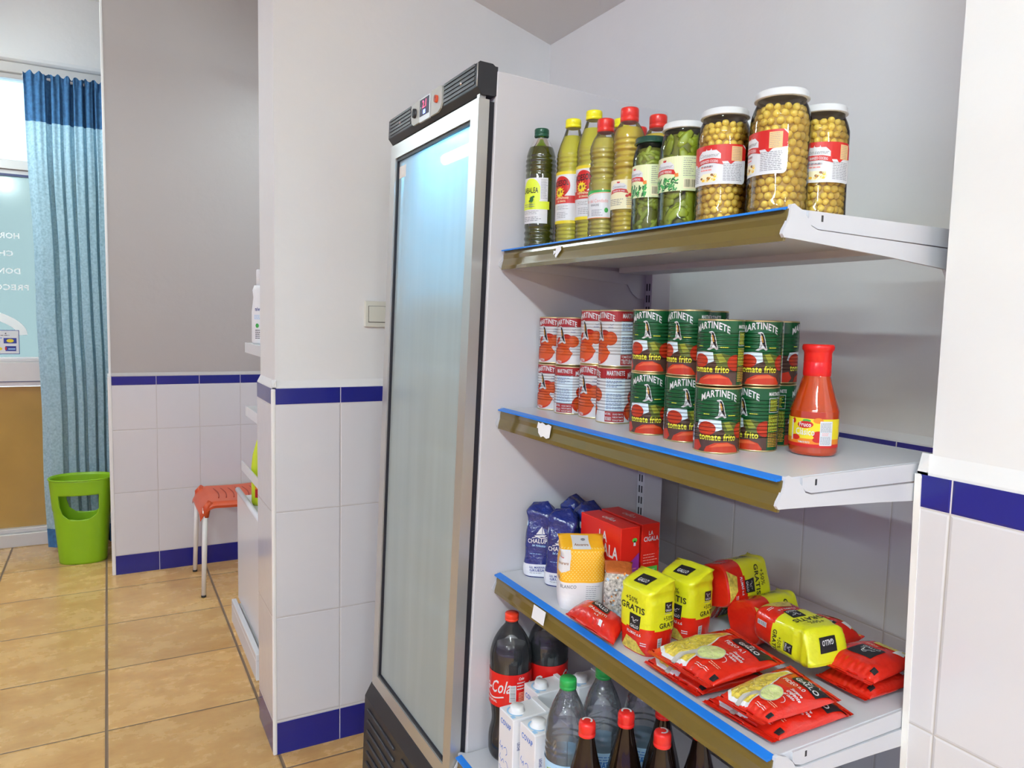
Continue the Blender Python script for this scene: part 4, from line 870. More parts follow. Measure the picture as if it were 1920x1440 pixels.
# ---------------------------------------------------------------- jars
M_glass = clearmat('jar_glass', (.99, .995, .98), .03, 1.0, (.45, .40, .18), .55); M_glassg = clearmat('jar_glass_green', (.95, .99, .90), .03, 1.0, (.20, .24, .06), .7)
M_lidw = mat('white_jar_lid', (.62, .63, .64), .3); M_lidg = mat('dark_green_jar_lid', (.01, .05, .035), .25); M_pea = mat('chickpea', (.80, .57, .10), .35, var=.16, vscale=30); M_brine = mat('chickpea_brine', (.40, .235, .04), .5)
M_bean = mat('pale_green_bean', (.30, .33, .05), .35, var=.25, vscale=25); M_flat = mat('flat_green_bean', (.33, .36, .03), .35, var=.25, vscale=20); M_gbr = mat('bean_brine', (.16, .15, .025), .5)
def jar(name, R, H, lid, glass, content, label_art, lab, cat='jar', rh=.80, seed=1, neck=.80):
    t = empty(name, lab, cat); hn = H - .016
    pr = [(0, .003), (R * .84, .003), (R * .90, .001), (R * .975, .006), (R, .014), (R * .99, .03), (R * .985, hn * .5), (R * .99, hn * .82), (R * .975, hn * .88), (R * .90, hn * .95), (R * neck * 1.02, hn), (R * neck, hn + .004), (R * neck, hn + .008)]
    ps = smooth(pr, 3); b = MB(); b.lathe(ps, 56); b.build('glass_body', glass, t); rf = lathe_fn(ps)
    l = MB(); rl = R * neck + .0028; l.lathe([(rl * .92, hn + .004), (rl + .0012, hn + .0045), (rl + .0015, hn + .0055), (rl, hn + .007), (rl, hn + .0125), (rl - .0015, hn + .0145), (rl - .004, hn + .015), (rl - .006, hn + .0142), (0, hn + .0142)], 56); l.build('lid', lid, t)
    rnd = random.Random(seed)
    if content == 'peas':
        b = MB(); b.lathe([(0, .008), (R * .84, .008), (R * .80, .02), (R * .80, hn * .86), (R * .62, hn * .96), (0, hn * .97)], 32); b.build('brine', M_brine, t)
        ico = bmesh.new(); bmesh.ops.create_icosphere(ico, subdivisions=2, radius=1.0); iv = [v.co.copy() for v in ico.verts]; ifc = [[v.index for v in f.verts] for f in ico.faces]; ico.free()
        b = MB(); pr_ = R * .142; z = .010; row = 0
        while z < hn * .955:
            rr = min(rf(z + pr_) if z + pr_ < hn else R * neck, rf(z)) - pr_ * 1.02 - .0007; n = int(2 * PI * rr / (pr_ * 2.02))
            for k in range(n):
                a0 = 2 * PI * (k + .5 * (row % 2) + rnd.uniform(-.16, .16)) / n; s = pr_ * rnd.uniform(.88, 1.06); r2 = rr - rnd.uniform(0, .0012)
                c = Vector((r2 * math.cos(a0), r2 * math.sin(a0), z + rnd.uniform(-.2, .2) * pr_)); rot = Matrix.Rotation(rnd.uniform(0, 6), 3, Vector((rnd.random(), rnd.random(), rnd.random())).normalized())
                sc = Vector((1, rnd.uniform(.85, 1), rnd.uniform(.85, 1))); b.add([c + rot @ Vector((v.x * sc.x * s * (1 + .12 * max(0, v.x) ** 3), v.y * sc.y * s, v.z * sc.z * s)) for v in iv], ifc, 0, True)
            z += pr_ * 1.72; row += 1
        o = b.build('chickpeas', M_pea, t, recalc=False); o['kind'] = 'stuff'
    else:
        b = MB(); b.lathe([(0, .006), (R * .74, .006), (R * .76, .02), (R * .76, hn * .9), (R * .60, hn * .98), (0, hn * .98)], 32); b.build('brine', M_gbr, t)
        b = MB()
        for k in range(150 if content == 'beans' else 110):
            z = rnd.uniform(.012, hn * .93); rr = (rf(min(z + .008, hn)) if z < hn else R * neck); a0 = rnd.uniform(0, 2 * PI); tl = rnd.uniform(-1.2, 1.2)
            ln = rnd.uniform(.018, .030) if content == 'beans' else rnd.uniform(.022, .036); w = .0042 if content == 'beans' else rnd.uniform(.007, .011)
            r2 = rr - w * (1.05 if content == 'beans' else .45) - .001 - rnd.uniform(0, .003); pts = []
            for i in range(7):
                q = (i / 6 - .5) * ln; zz = z + q * math.sin(tl); aa = a0 + q * math.cos(tl) / r2; rq = min(r2, (rf(min(max(zz, .01), hn)) if zz < hn else R * neck) - w * (1.0 if content == 'beans' else .45))
                pts.append((rq * math.cos(aa), rq * math.sin(aa), min(max(zz, .010), hn)))
            if content == 'beans': b.tube(pts, [w * .55, w * .95, w, w, w, w * .9, w * .45], 8)
            else:
                vs = []; 
                for i, p in enumerate(pts):
                    e_ = w * (.35 + .65 * math.sin(PI * (i + .5) / 7)); d = Vector(pts[min(i + 1, 6)]) - Vector(pts[max(i - 1, 0)]); nrm = Vector((p[0], p[1], 0)).normalized(); s_ = d.cross(nrm).normalized(); P0 = Vector(p)
                    vs += [P0 - s_ * e_, P0 - s_ * e_ * .5 + nrm * .0018, P0 + s_ * e_ * .5 + nrm * .0018, P0 + s_ * e_, P0 - nrm * .002]
                b.add(vs, [(i * 5 + j, i * 5 + (j + 1) % 5, (i + 1) * 5 + (j + 1) % 5, (i + 1) * 5 + j) for i in range(6) for j in range(5)] + [(4, 3, 2, 1, 0), (30, 31, 32, 33, 34)], 0, True)
        o = b.build('green_beans', M_bean if content == 'beans' else M_flat, t); o['kind'] = 'stuff'
    mb = MB(); label_art.wrap(mb, lambda u, v, off: ((R + .0002 + off) * math.cos(-PI / 2 + u / R), (R + .0002 + off) * math.sin(-PI / 2 + u / R), v), du=.004); mb.build('label', label_art.mats, t, recalc=False)
    return t
def crest(a, x, y, s, ly, band, words):
    P_ = lambda *p: [(x + s * q[0], y + s * q[1]) for q in p]
    a.poly(M_white, P_((-.5, .0), (.5, .0), (.5, .30), (.32, .46), (.14, .46), (.10, .54), (-.10, .54), (-.14, .46), (-.32, .46), (-.5, .30)), ly)
    a.ell(M_red, x, y + s * .50, s * .10, s * .035, ly + 1); a.poly(M_red, P_((-.09, .48), (-.10, .58), (-.03, .53), (0, .60), (.03, .53), (.10, .58), (.09, .48)), ly + 1)
    a.text(M_txt, 'Consemur', x, y + s * .20, s * .155, ly + 2, w=s * .88, bold=.0, shear=.25)
    a.poly(M_red, P_((-.62, -.14), (-.50, .10), (-.2, .15), (.2, .15), (.50, .10), (.62, -.14), (.46, -.10), (.2, -.04), (-.2, -.04), (-.46, -.10)), ly + 2)
    a.text(M_white, words, x, y - s * .005, s * .10, ly + 3, w=s * .80, bold=.02, arc=s * .04)
def pea_label():
    a = Art(); a.rrect(M_white, -.047, .056, .044, .112, .006, 1)
    a.poly(M_red, [(-.047, .112 - .003), (-.044, .112), (.038, .112), (.044, .106), (.044, .090), (.026, .088), (.020, .083), (.016, .088), (-.020, .087), (-.030, .084), (-.047, .090)], 2)
    crest(a, -.012, .088, .036, 4, None, 'GARBANZO COCIDO'); a.lines(M_pink, -.025, .075, .0, .083, 2, .5, 3); a.lines(M_txt, -.025, .079, .002, .0845, 1, .5, 3)
    a.ell(M_crm, -.012, .0655, .015, .0065, 3); rnd = random.Random(4)
    for k in range(22): a.ell((M_amb, M_crm, mat_brown)[k % 3], -.012 + rnd.uniform(-.013, .013), .0655 + rnd.uniform(-.004, .0055), .0022, .0018, 4, 8)
    a.rect(M_wtan, .021, .0885, .0375, .109, 3); a.lines(M_txt, .022, .0895, .0365, .108, 8, .25, 4, 2, .2); a.lines(M_txt, .010, .060, .038, .085, 11, .38, 3, 7, .1); a.lines(M_txt, -.046, .060, -.028, .083, 9, .35, 3, 8, .2)
    return a
mat_brown = mat('print_brown', (.25, .10, .03), .5); M_wtan = mat('print_tan', (.72, .46, .20), .5)
M_lgreen = mat('print_pale_green', (.66, .72, .42), .45); M_dgreen = mat('print_dark_green', (.02, .10, .03), .45); M_mgreen = mat('print_mid_green', (.07, .30, .09), .45)
def bean_label(words, w0=-.042, w1=.042, seed=1):
    a = Art(); a.rect(M_lgreen, w0, .058, w1, .110, 1)
    x = w0
    while x < w1: a.rect(M_crm, x, .082, x + .0009, .110, 2); x += .0027
    crest(a, -.012, .0865, .034, 4, None, words)
    rnd = random.Random(seed); xe = .014
    for k in range(70):
        x = rnd.uniform(-.034, xe - .003); y = rnd.uniform(.060, .077); an = rnd.uniform(1.0, 1.7) if seed == 2 else rnd.uniform(-.6, 1.6); l = .006
        a.line((M_mgreen, M_dgreen, M_green)[k % 3], [(x - l * math.cos(an) * .5, max(.0585, y - l * math.sin(an) * .5)), (x + l * math.cos(an) * .5, min(.0795, y + l * math.sin(an) * .5))], .0022, 3 + k % 2)
    a.rect(M_lgreen, xe + .003, .058, w1, .110, 6); a.lines(M_txt, xe + .005, .079, w1 - .002, .108, 9, .28, 7, seed + 3, .5); a.barcode(M_crm, M_black, xe + .006, .061, w1 - .003, .076, seed, False, 7)
    a.poly(M_org, [(.006, .084), (.012, .0845), (.0125, .079), (.007, .0785)], 6)
    return a
pj = jar('chickpea_jar', .039, .168, M_lidw, M_glass, 'peas', pea_label(), 'x', seed=3)
Jg = 'jars of cooked chickpeas on the top shelf'
for (x, y, d, s, lb) in ((.815, .728, -50, 1.03, 'tallest chickpea jar at the front corner of the top shelf, label turned left'), (.797, .815, -14, .985, 'chickpea jar with its label facing out, next to the flat green bean jar'), (.8945, .7255, 12, .975, 'jar of chickpeas at the right end of the top shelf, behind the large one'), (.874, .842, -40, .975, 'chickpea jar in the back row, seen in the gap between the two front ones')):
    t = place(pj, x, y, Z1, facing(x, y, d), lb, 'jar', Jg); t.scale = (s, s, s)
t = jar('flat_bean_jar', .037, .166, M_lidw, M_glassg, 'flat', bean_label('JUDIAS VERDES', seed=1), 'jar of flat green beans with a white lid and striped label on the top shelf', seed=5)
t.location = (.797, .902, Z1); t.rotation_euler = (0, 0, facing(.797, .902, -28))
t = jar('green_bean_jar', .0295, .158, M_lidg, M_glassg, 'beans', bean_label('JUDIAS VERDES', -.034, .034, seed=2), 'smaller jar of cut green beans with a dark green lid beside the bottles', seed=8)
t.location = (.79, .972, Z1); t.rotation_euler = (0, 0, facing(.79, .972, -34))
def oilmat(name, col, see=.45, body=None, ior=1.25, rough=.02):
    """cloudy coloured liquid: part refracting, part glowing through"""
    mt, nt, out = newmat(name); N = nt.nodes; L = nt.links
    b = N.new('ShaderNodeBsdfRefraction'); b.inputs[0].default_value = (*col, 1); b.inputs['Roughness'].default_value = rough; b.inputs['IOR'].default_value = ior
    d = N.new('ShaderNodeBsdfDiffuse'); d.inputs[0].default_value = (*(body or col), 1); t = N.new('ShaderNodeBsdfTranslucent'); t.inputs[0].default_value = (*(body or col), 1)
    m1 = N.new('ShaderNodeMixShader'); m1.inputs[0].default_value = .35; L.new(d.outputs[0], m1.inputs[1]); L.new(t.outputs[0], m1.inputs[2])
    m2 = N.new('ShaderNodeMixShader'); m2.inputs[0].default_value = 1 - see; L.new(b.outputs[0], m2.inputs[1]); L.new(m1.outputs[0], m2.inputs[2])
    g = N.new('ShaderNodeBsdfGlossy'); g.inputs['Roughness'].default_value = .04; fr = N.new('ShaderNodeFresnel'); fr.inputs[0].default_value = 1.4
    m3 = N.new('ShaderNodeMixShader'); L.new(fr.outputs[0], m3.inputs[0]); L.new(m2.outputs[0], m3.inputs[1]); L.new(g.outputs[0], m3.inputs[2]); L.new(m3.outputs[0], out.inputs[0]); return mt
# ---------------------------------------------------------------- oil and vinegar bottles
M_olive = mat('olive_oil_bottle_dark', (.036, .042, .005), .08, spec=.6, coat=.8); M_sun = oilmat('sunflower_oil', (.98, .94, .30), .30, (1.0, .90, .05)); M_vin = oilmat('white_vinegar', (.97, .92, .45), .38, (1.0, .86, .14)); M_vin2 = oilmat('wine_vinegar', (.97, .86, .28), .25, (1.0, .76, .05))
M_pet = clearmat('clear_plastic_bottle', (.99, .99, .985), .05, 1.0, (.78, .80, .72), .5, haze=.06); M_petg = oilmat('green_plastic_neck', (.60, .80, .10), .5, (.20, .34, .015), 1.05)
M_capg = mat('dark_green_cap', (.01, .075, .04), .3); M_capy = mat('yellow_cap', (.85, .78, .02), .3); M_capr = mat('red_cap', (.66, .03, .02), .3)
def bottle(name, prof, fill, liquid, pet, cap, capz, capr, caph, art, R, lab, cat='bottle', ribs=None, tinted=False, seg=48, lab_r=None):
    t = empty(name, lab, cat); ps = smooth(prof, 5)
    if ribs:
        z0, z1, pitch, dep = ribs[:4]; out = []
        for r, z in ps: out.append((r, z))
        # resample finely so the moulded rings show in the outline
        rf0 = lathe_fn(ps); top = ps[-1][1]; out = [p for p in ps if p[1] < .006]; z = .006
        while z < top:
            r = rf0(z)
            for (a0, a1, pt, dp) in (ribs[4:] and [ribs[:4]] + list(ribs[4:]) or [ribs[:4]]):
                if a0 < z < a1: r += dp * math.sin(2 * PI * (z - a0) / pt) - dp
            out.append((r, z)); z += .0018
        ps = out + [ps[-1]]
    rf = lathe_fn(ps)
    if tinted:
        b = MB(); b.lathe([(r, z, 0 if z < fill else 1) for r, z in ps], seg); b.build('bottle_body', [liquid, pet], t)
    else:
        b = MB(); b.lathe(ps, seg); b.build('bottle_body', pet, t)
    if liquid and not tinted:
        lp = [(0, ps[0][1] + .001)] + [(max(0, r - .0007), z + .0004) for r, z in ps if z < fill and r > .004] + [(max(0, rf(fill) - .0007), fill), (0, fill)]
        b = MB(); b.lathe(lp, seg); b.build('liquid', liquid, t)
    b = MB()
    n = 48; cr = capr; pr_ = [(cr * .9, capz), (cr, capz + .001), (cr, capz + caph * .30), (cr * .97, capz + caph * .33), (cr, capz + caph * .36), (cr, capz + caph * .88), (cr * .93, capz + caph), (0, capz + caph)]
    s0 = len(b.v); b.lathe(pr_, n)
    for i in range(s0, len(b.v)):
        k = (i - s0) % n; row = (i - s0) // n
        if row in (3, 4, 5) and k % 2: x, y, z = b.v[i]; b.v[i] = (x * .975, y * .975, z)
    b.build('cap', cap, t)
    if art:
        mb = MB(); rr = lab_r or R; art.wrap(mb, lambda u, v, off: ((rr + .0003 + off) * math.cos(-PI / 2 + u / rr), (rr + .0003 + off) * math.sin(-PI / 2 + u / rr), v), du=.004); mb.build('label', art.mats, t, recalc=False)
    return t
def olive_label():
    a = Art(); lime = mat('print_lime', (.66, .78, .04), .4); a.rect(M_white, -.030, .052, .028, .143, 1); a.ell(lime, -.008, .112, .022, .030, 2, 28); a.rect(lime, -.034, .080, .032, .096, 2)
    a.text(M_black, 'LABALEA', -.010, .113, .0105, 5, w=.036, bold=.03); a.ell(M_dgreen, -.006, .100, .0045, .006, 5, 10); a.ell(M_dgreen, -.010, .097, .003, .002, 5, 8); a.ell(M_dgreen, -.002, .105, .003, .002, 5, 8); a.lines(M_txt, -.025, .084, .01, .092, 2, .35, 5)
    a.rect(M_white, .012, .098, .028, .143, 3); a.lines(M_txt, .0135, .101, .0275, .140, 14, .35, 4, 3, .3); a.lines(M_txt, -.026, .070, .018, .078, 3, .3, 4, 5); a.lines(M_txt, -.026, .056, .024, .066, 3, .4, 4, 6, .4); return a
def sun_label():
    a = Art(); a.rect(M_yel, -.080, .047, .110, .148, 1); a.rect(M_white, -.080, .053, .110, .142, 2)
    for c in (0, .098):
        a.ell(M_red, c - .002, .120, .020, .019, 3, 24); a.poly(M_red, [(c - .021, .116), (c + .014, .108), (c + .002, .096), (c - .02, .096)], 3); a.rect(M_red, c - .046, .086, c + .050, .1005, 4)
        a.text(M_black, 'ACIESOL', c - .004, .120, .0110, 6, w=.038, bold=.035, slope=.08); a.ell(M_yel, c - .005, .1075, .0085, .0085, 5, 12); [a.poly(M_yel, [(c - .005 + .007 * math.cos(q), .1075 + .007 * math.sin(q)), (c - .005 + .0125 * math.cos(q + .2), .1075 + .0125 * math.sin(q + .2)), (c - .005 + .007 * math.cos(q + .45), .1075 + .007 * math.sin(q + .45))], 5) for q in [j * .52 for j in range(12)]]
        a.ell(mat_brown, c - .007, .1075, .003, .004, 6, 8); a.ell(mat_brown, c, .109, .002, .003, 6, 8)
        a.text(M_crm, 'ACEITE REFINADO', c + .0, .0945, .0038, 6, w=.030, bold=.03); a.text(M_crm, 'DE GIRASOL', c + .0, .0885, .0038, 6, w=.020, bold=.03)
        a.lines(M_txt, c - .014, .074, c + .018, .082, 3, .3, 4, 4, .5); a.lines(M_txt, c - .012, .057, c + .020, .070, 4, .3, 4, 6, .4); a.lines(M_txt, c + .026, .103, c + .040, .140, 14, .3, 4, 9, .2)
    return a
def vin_label():
    a = Art(); a.rect(M_white, -.030, .042, .026, .090, 1); a.rect(M_green, -.030, .080, .026, .092, 2); a.poly(M_white, [(-.030, .074), (-.030, .083), (-.005, .0875), (.026, .0885), (.026, .074)], 3); a.text(M_pink, 'Flor del Condado', -.003, .070, .0062, 4, w=.048, bold=.0); a.line(M_org, [(-.028, .080), (-.005, .0865), (.024, .088)], .0010, 4)
    a.text(M_txt, 'VINAGRE', -.004, .0635, .004, 4, w=.018); a.lines(M_txt, -.028, .047, -.014, .057, 4, .3, 4, 2); a.lines(M_txt, -.010, .046, .012, .058, 5, .35, 4, 3); a.ell(M_green, .018, .056, .0035, .0045, 4, 12); a.rect(M_org, -.030, .042, .026, .0432, 3); return a
def wine_label():
    a = Art(); a.rect(M_crm, -.030, .052, .027, .102, 1); crest(a, -.006, .082, .030, 3, None, 'VINAGRE DE VINO'); a.rect(mat('print_straw', (.80, .62, .26), .45), .010, .053, .026, .101, 2); a.lines(M_txt, -.026, .058, .006, .070, 4, .35, 4, 3); a.ell(M_red, .016, .076, .004, .003, 5, 10); a.ell(M_red, .010, .074, .003, .0025, 5, 10); a.lines(M_txt, .009, .058, .025, .071, 4, .35, 4, 4); return a
r = .0318
ob = bottle('olive_oil_bottle', [(0, .004), (r * .7, .002), (r * .92, .004), (r, .012), (r, .03), (r * .99, .05), (r * .97, .10), (r * .97, .15), (r * 1.0, .17), (r * .97, .185), (r * .80, .205), (r * .52, .222), (.0125, .228), (.0122, .232)], .206, M_olive, M_petg, M_capg, .229, .0150, .0165, olive_label(), r, 'dark olive oil bottle with a green cap, leftmost on the top shelf against the fridge', ribs=(.008, .048, .012, .0009, (.150, .190, .0095, .0007)), tinted=True)
ob.location = (.790, 1.3245, Z1); ob.rotation_euler = (0, 0, facing(.79, 1.3245, -22))
r = .0310
sb = bottle('sunflower_oil_bottle', [(0, .004), (r * .7, .002), (r * .92, .004), (r, .012), (r, .03), (r * .99, .05), (r * .99, .14), (r * 1.0, .165), (r * .99, .180), (r * .84, .200), (r * .62, .218), (.0150, .231), (.0135, .236)], .219, M_sun, M_pet, M_capy, .236, .0155, .0165, sun_label(), r, 'x', ribs=(.010, .046, .008, .0007, (.148, .182, .009, .0007)))
Sg = 'sunflower oil bottles with yellow caps'
place(sb, .819, 1.2515, Z1, facing(.819, 1.25, -38), 'yellow-capped sunflower oil bottle right beside the dark olive oil bottle', 'bottle', Sg)
place(sb, .819, 1.1805, Z1, facing(.819, 1.18, -30), 'yellow-capped sunflower oil bottle, second from the dark olive oil bottle', 'bottle', Sg)
place(sb, .896, 1.196, Z1, facing(.896, 1.196, -50), 'sunflower oil bottle in the back row, only its yellow cap showing', 'bottle', Sg)
r = .0278
vp = [(0, .004), (r * .7, .002), (r * .92, .004), (r, .012), (r, .03), (r * .97, .045), (r * .97, .095), (r, .105), (r * .93, .120), (r * 1.0, .132), (r * .93, .147), (r, .158), (r * .97, .170), (r * .80, .184), (.0165, .194), (.0145, .200)]
vb = bottle('vinegar_bottle', vp, .186, M_vin, M_pet, M_capr, .198, .0155, .0235, vin_label(), r, 'x', ribs=(.008, .042, .008, .0007, (.105, .165, .009, .0009)))
Vg = 'clear vinegar bottles with red caps'
place(vb, .803, 1.1195, Z1, facing(.803, 1.12, -26), 'red-capped vinegar bottle with a white and green label beside the sunflower oil', 'bottle')
wb = bottle('vinegar_bottle', vp[:-4] + [(r * .99, .176), (r * .88, .190), (.0170, .202), (.0150, .207)], .193, M_vin2, M_pet, M_capr, .204, .0160, .0240, wine_label(), r * 1.02, 'x', ribs=(.008, .050, .008, .0007, (.104, .172, .010, .0009)))
place(wb, .810, 1.0590, Z1, facing(.81, 1.06, -20), 'front red-capped bottle of wine vinegar with a cream label', 'bottle')
place(wb, .880, 1.066, Z1, facing(.88, 1.066, -60), 'red-capped vinegar bottle behind the small green bean jar, its cap above the lid', 'bottle', Vg)
place(vb, .888, 1.131, Z1, facing(.888, 1.13, -60), 'vinegar bottle in the back row, half its red cap peeping out behind the wine vinegar', 'bottle', Vg)
# ================================================================= bags, boxes and pouches on the third shelf
def film(name, col, rough=.22, bump=.35, bs=45, coat=.4, **k): return mat(name, col, rough, spec=.6, bump=bump, bscale=bs, coat=coat, **k)
M_fred = film('red_pasta_film', (.60, .016, .006)); M_fyel = film('yellow_pasta_film', (.66, .66, .012), .30, .25); M_fnavy = film('navy_salt_film', (.010, .022, .16), .25, .8, 55); M_fwhite = film('white_salt_film', (.74, .75, .78), .3, .4)
M_bagor = mat('orange_sugar_paper', (.86, .43, .015), .5, bump=.3, bscale=40); M_bagwh = mat('white_sugar_paper', (.76, .74, .74), .5, bump=.25, bscale=40); M_dot = mat('pale_yellow_dots', (.90, .72, .28), .5)
M_past = mat('vermicelli_seen_through_window', (.62, .48, .07), .3, var=.35, vscale=160, coat=.6); M_soup = mat('print_pale_soup', (.58, .64, .26), .35, var=.2, vscale=120); M_silv = mat('print_spoon_grey', (.42, .40, .36), .35)
def supere(a, w, d, n):
    c, s = math.cos(a), math.sin(a); r = (abs(2 * c / w) ** n + abs(2 * s / d) ** n) ** (-1 / n); return r * c, r * s
def bagfn(w, d, h, seed, n=3.6, roof=.84, ridge=.30, amp=.0022, ear=1.06, taper=0.0, crumple=0.0, soft=0.0):
    def f(u, t):
        a = 2 * PI * u - PI / 2
        if t < roof:
            k = t / roof; ww = w * (1 - taper * k) * (1 + .025 * math.sin(PI * k)); dd = d * (1 - taper * k) * (1 + .04 * math.sin(PI * k)); nn = n + 2.5 * k ** 3; z = h * t
            if k < .04: ww *= .94 + 1.5 * k; dd *= .94 + 1.5 * k
            x, y = supere(a, ww, dd, nn); pin = max(0, (k - .82) / .18); x *= 1 - .06 * math.sin(PI * pin)
        else:
            s = (t - roof) / (1 - roof); ww = w * (1 - taper) * (1 + (ear - 1) * s); dd = d * (1 - taper) * (1 - .93 * s); x, y = supere(a, ww, dd, n + 2.5); y += ridge * d * s; z = h * (roof + (1 - roof) * (s ** .8))
            x *= 1 - .05 * math.sin(PI * s)
        p = Vector((x * 28 + seed, y * 28, z * 28)); q = amp * (1 + crumple * max(0, t - .45) * 4)
        k2 = min(1, t / .08); return (x + q * noise.noise(p) * k2, y + q * noise.noise(p + Vector((7, 3, 1))) * k2, z + q * .8 * noise.noise(p + Vector((1, 9, 4))) * k2)
    return f
def bagwarp(f, h, w, d, roof=1.0):
    """u in metres from the front centre around the bag, v in metres of height"""
    N_ = 240; acc = [0.0]; prev = Vector(f(0, .4))
    for i in range(1, N_ + 1): q = Vector(f(i / N_, .4)); acc.append(acc[-1] + (Vector((q.x, q.y)) - Vector((prev.x, prev.y))).length); prev = q
    per = acc[-1]
    def inv(u):
        u = u % per; lo, hi = 0, N_
        while hi - lo > 1:
            m_ = (lo + hi) // 2
            if acc[m_] <= u: lo = m_
            else: hi = m_
        return (lo + (u - acc[lo]) / max(acc[hi] - acc[lo], 1e-9)) / N_
    def wp(u, v, off):
        a = inv(u); t = min(max(v / h, .001), .999); p = Vector(f(a, t)); n_ = normal_at(f, a, t, 2e-3, 4e-3); return p + n_ * (off + .0004)
    return wp, per
def make_bag(name, label, cat, f, h, w, d, mats, mfn, art, nu=64, nv=44, part='bag_body', lname='printed_design'):
    t = empty(name, label, cat); b = MB(); b.surf(f, nu, nv, wrap=True, mfn=mfn)
    vs = [f(k / nu, 0) for k in range(nu)]; b.add(vs, [tuple(range(nu))[::-1]], mfn(.5, .01) if mfn else 0); vs = [f(k / nu, 1) for k in range(nu)]; b.add(vs, [tuple(range(nu))], mfn(.5, .99) if mfn else 0)
    b.build(part, mats, t, recalc=False)
    if art:
        wp, per = bagwarp(f, h, w, d); mb = MB(); art.wrap(mb, wp, du=.0035, dv=.006); mb.build(lname, art.mats, t, recalc=False)
    return t
def rooster(a, x, y, s, ly, m_=None):
    P_ = lambda *p: [(x + s * q[0], y + s * q[1]) for q in p]
    a.line(m_ or M_white, P_((-.42, .10), (-.34, .26), (-.22, .20), (-.20, .02), (-.10, -.10), (.04, -.06), (.10, .08), (.22, .14), (.30, .02), (.42, .20)), s * .065, ly)
    a.line(m_ or M_white, P_((-.20, .02), (-.16, -.22), (.0, -.30), (.14, -.20)), s * .055, ly)
def gallo_logo(a, x, y, w, h, ly, words='GALLO'):
    a.rect(M_black, x - w / 2, y - h / 2, x + w / 2, y + h / 2, ly); rooster(a, x, y + h * .12, min(w, h) * .72, ly + 1); a.text(M_white, words, x, y - h * .40, h * .20, ly + 1, w=w * .80, bold=.045)
# --- plumas bags
BW, BD, BH = .080, .072, .145
bf = bagfn(BW, BD, BH, 3.1, n=3.4, roof=.86, ridge=.32)
a = Art()
for c, s in ((0, 0), (.074, 1), (.148, 0), (-.074, 1)):
    if s == 0:
        a.text(M_black, '+50%', c - .004, .0985, .0105, 2, w=.030, bold=.02); a.text(M_black, 'GRATIS', c - .002, .082, .0115, 2, w=.055, bold=.035); gallo_logo(a, c + .006, .062, .024, .030, 2); a.text(M_white, 'PLUMAS n.6', c + .004, .037, .0055, 2, w=.034)
        a.poly(M_past, [(c - .03, .004), (c + .03, .004), (c + .012, .026), (c - .015, .030)], 2); a.lines(M_white, c + .02, .02, c + .034, .028, 2, .4, 2)
    else:
        gallo_logo(a, c + .004, .093, .018, .019, 2); a.lines(M_txt, c - .006, .080, c + .014, .0825, 1, .5, 2); a.text(M_black, '+50%', c + .002, .068, .0085, 2, w=.022, bold=.02); a.text(M_black, 'GRATIS', c + .002, .055, .0095, 2, w=.042, bold=.035); a.barcode(M_white, M_black, c - .022, .012, c - .012, .036, 5, True, 2)
gb = make_bag('pasta_bag', 'x', 'bag', bf, BH, BW, BD, [M_fred, M_fyel], lambda u, t: 1 if t > .34 + .015 * math.sin(4 * PI * u) else 0, a)
a2 = Art(); a2.rect(M_black, -.017, -.009, .017, .009, 1); a2.text(M_white, 'GALLO', .0, -.005, .006, 2, w=.024, bold=.03)
def roofwarp(f, w, d, h, roof=.86):
    def wp(u, v, off):
        # the front roof slope: u along the width, v from the fold up to the ridge
        s = .5 + v / .04; t = roof + (1 - roof) * min(max(s, .02), .98); best = None
        dd = d * max(1 - .93 * (t - roof) / (1 - roof), .05); q = math.atan2(u, dd / 2) / (2 * PI); A = Vector(f(q, t))
        return A + normal_at(f, q, t, 3e-3, 6e-3) * (off + .0006)
    return wp
mb = MB(); a2.wrap(mb, roofwarp(bf, BW, BD, BH), du=.005, dv=.005); mb.build('top_logo', a2.mats, gb, recalc=False)
Pg = 'yellow and red bags of pasta quills on the third shelf'; R90 = PI / 2
place(gb, .789, .934, Z3, math.radians(-84), 'upright yellow and red pasta bag in front, left of the other upright one', 'bag', Pg).scale = (.95, .93, .87)
t = place(gb, .884, .944, Z3, math.radians(-80), 'upright yellow and red pasta bag standing to the right and behind the front one', 'bag', Pg); t.scale = (.95, .94, .86)
def lying(x, y, z, yaw, spin, lb):
    t = place(gb, x, y, z, 0, lb, 'bag', Pg)
    t.rotation_mode = 'XYZ'; t.rotation_euler = (Matrix.Rotation(yaw, 4, 'Z') @ Matrix.Rotation(R90, 4, 'Y') @ Matrix.Rotation(spin, 4, 'Z')).to_euler('XYZ'); return t
lying(.945, .868, Z3 + .0375, math.radians(2), math.radians(-20), 'pasta bag lying on its side on the shelf below the top lying bag')
lying(.945, .992, Z3 + .0375, math.radians(-2), math.radians(30), 'pasta bag lying at the back behind the upright ones, a sliver of yellow showing')
lying(.934, .930, Z3 + .0845, math.radians(4), math.radians(-14), 'pasta bag lying on top of two others, red base towards the upright bags')
t = place(gb, .957, .832, Z3 + .062, 0, 'yellow pasta bag lying flat with its lettering upside down, in the middle of the pile', 'bag', Pg)
t.location = (.957, .815, Z3 + .062)
t.rotation_euler = (Matrix.Rotation(math.radians(-6), 4, 'Z') @ Matrix.Rotation(R90, 4, 'X') @ Matrix.Rotation(PI, 4, 'Z')).to_euler('XYZ'); t.scale = (1.02, .84, .84)
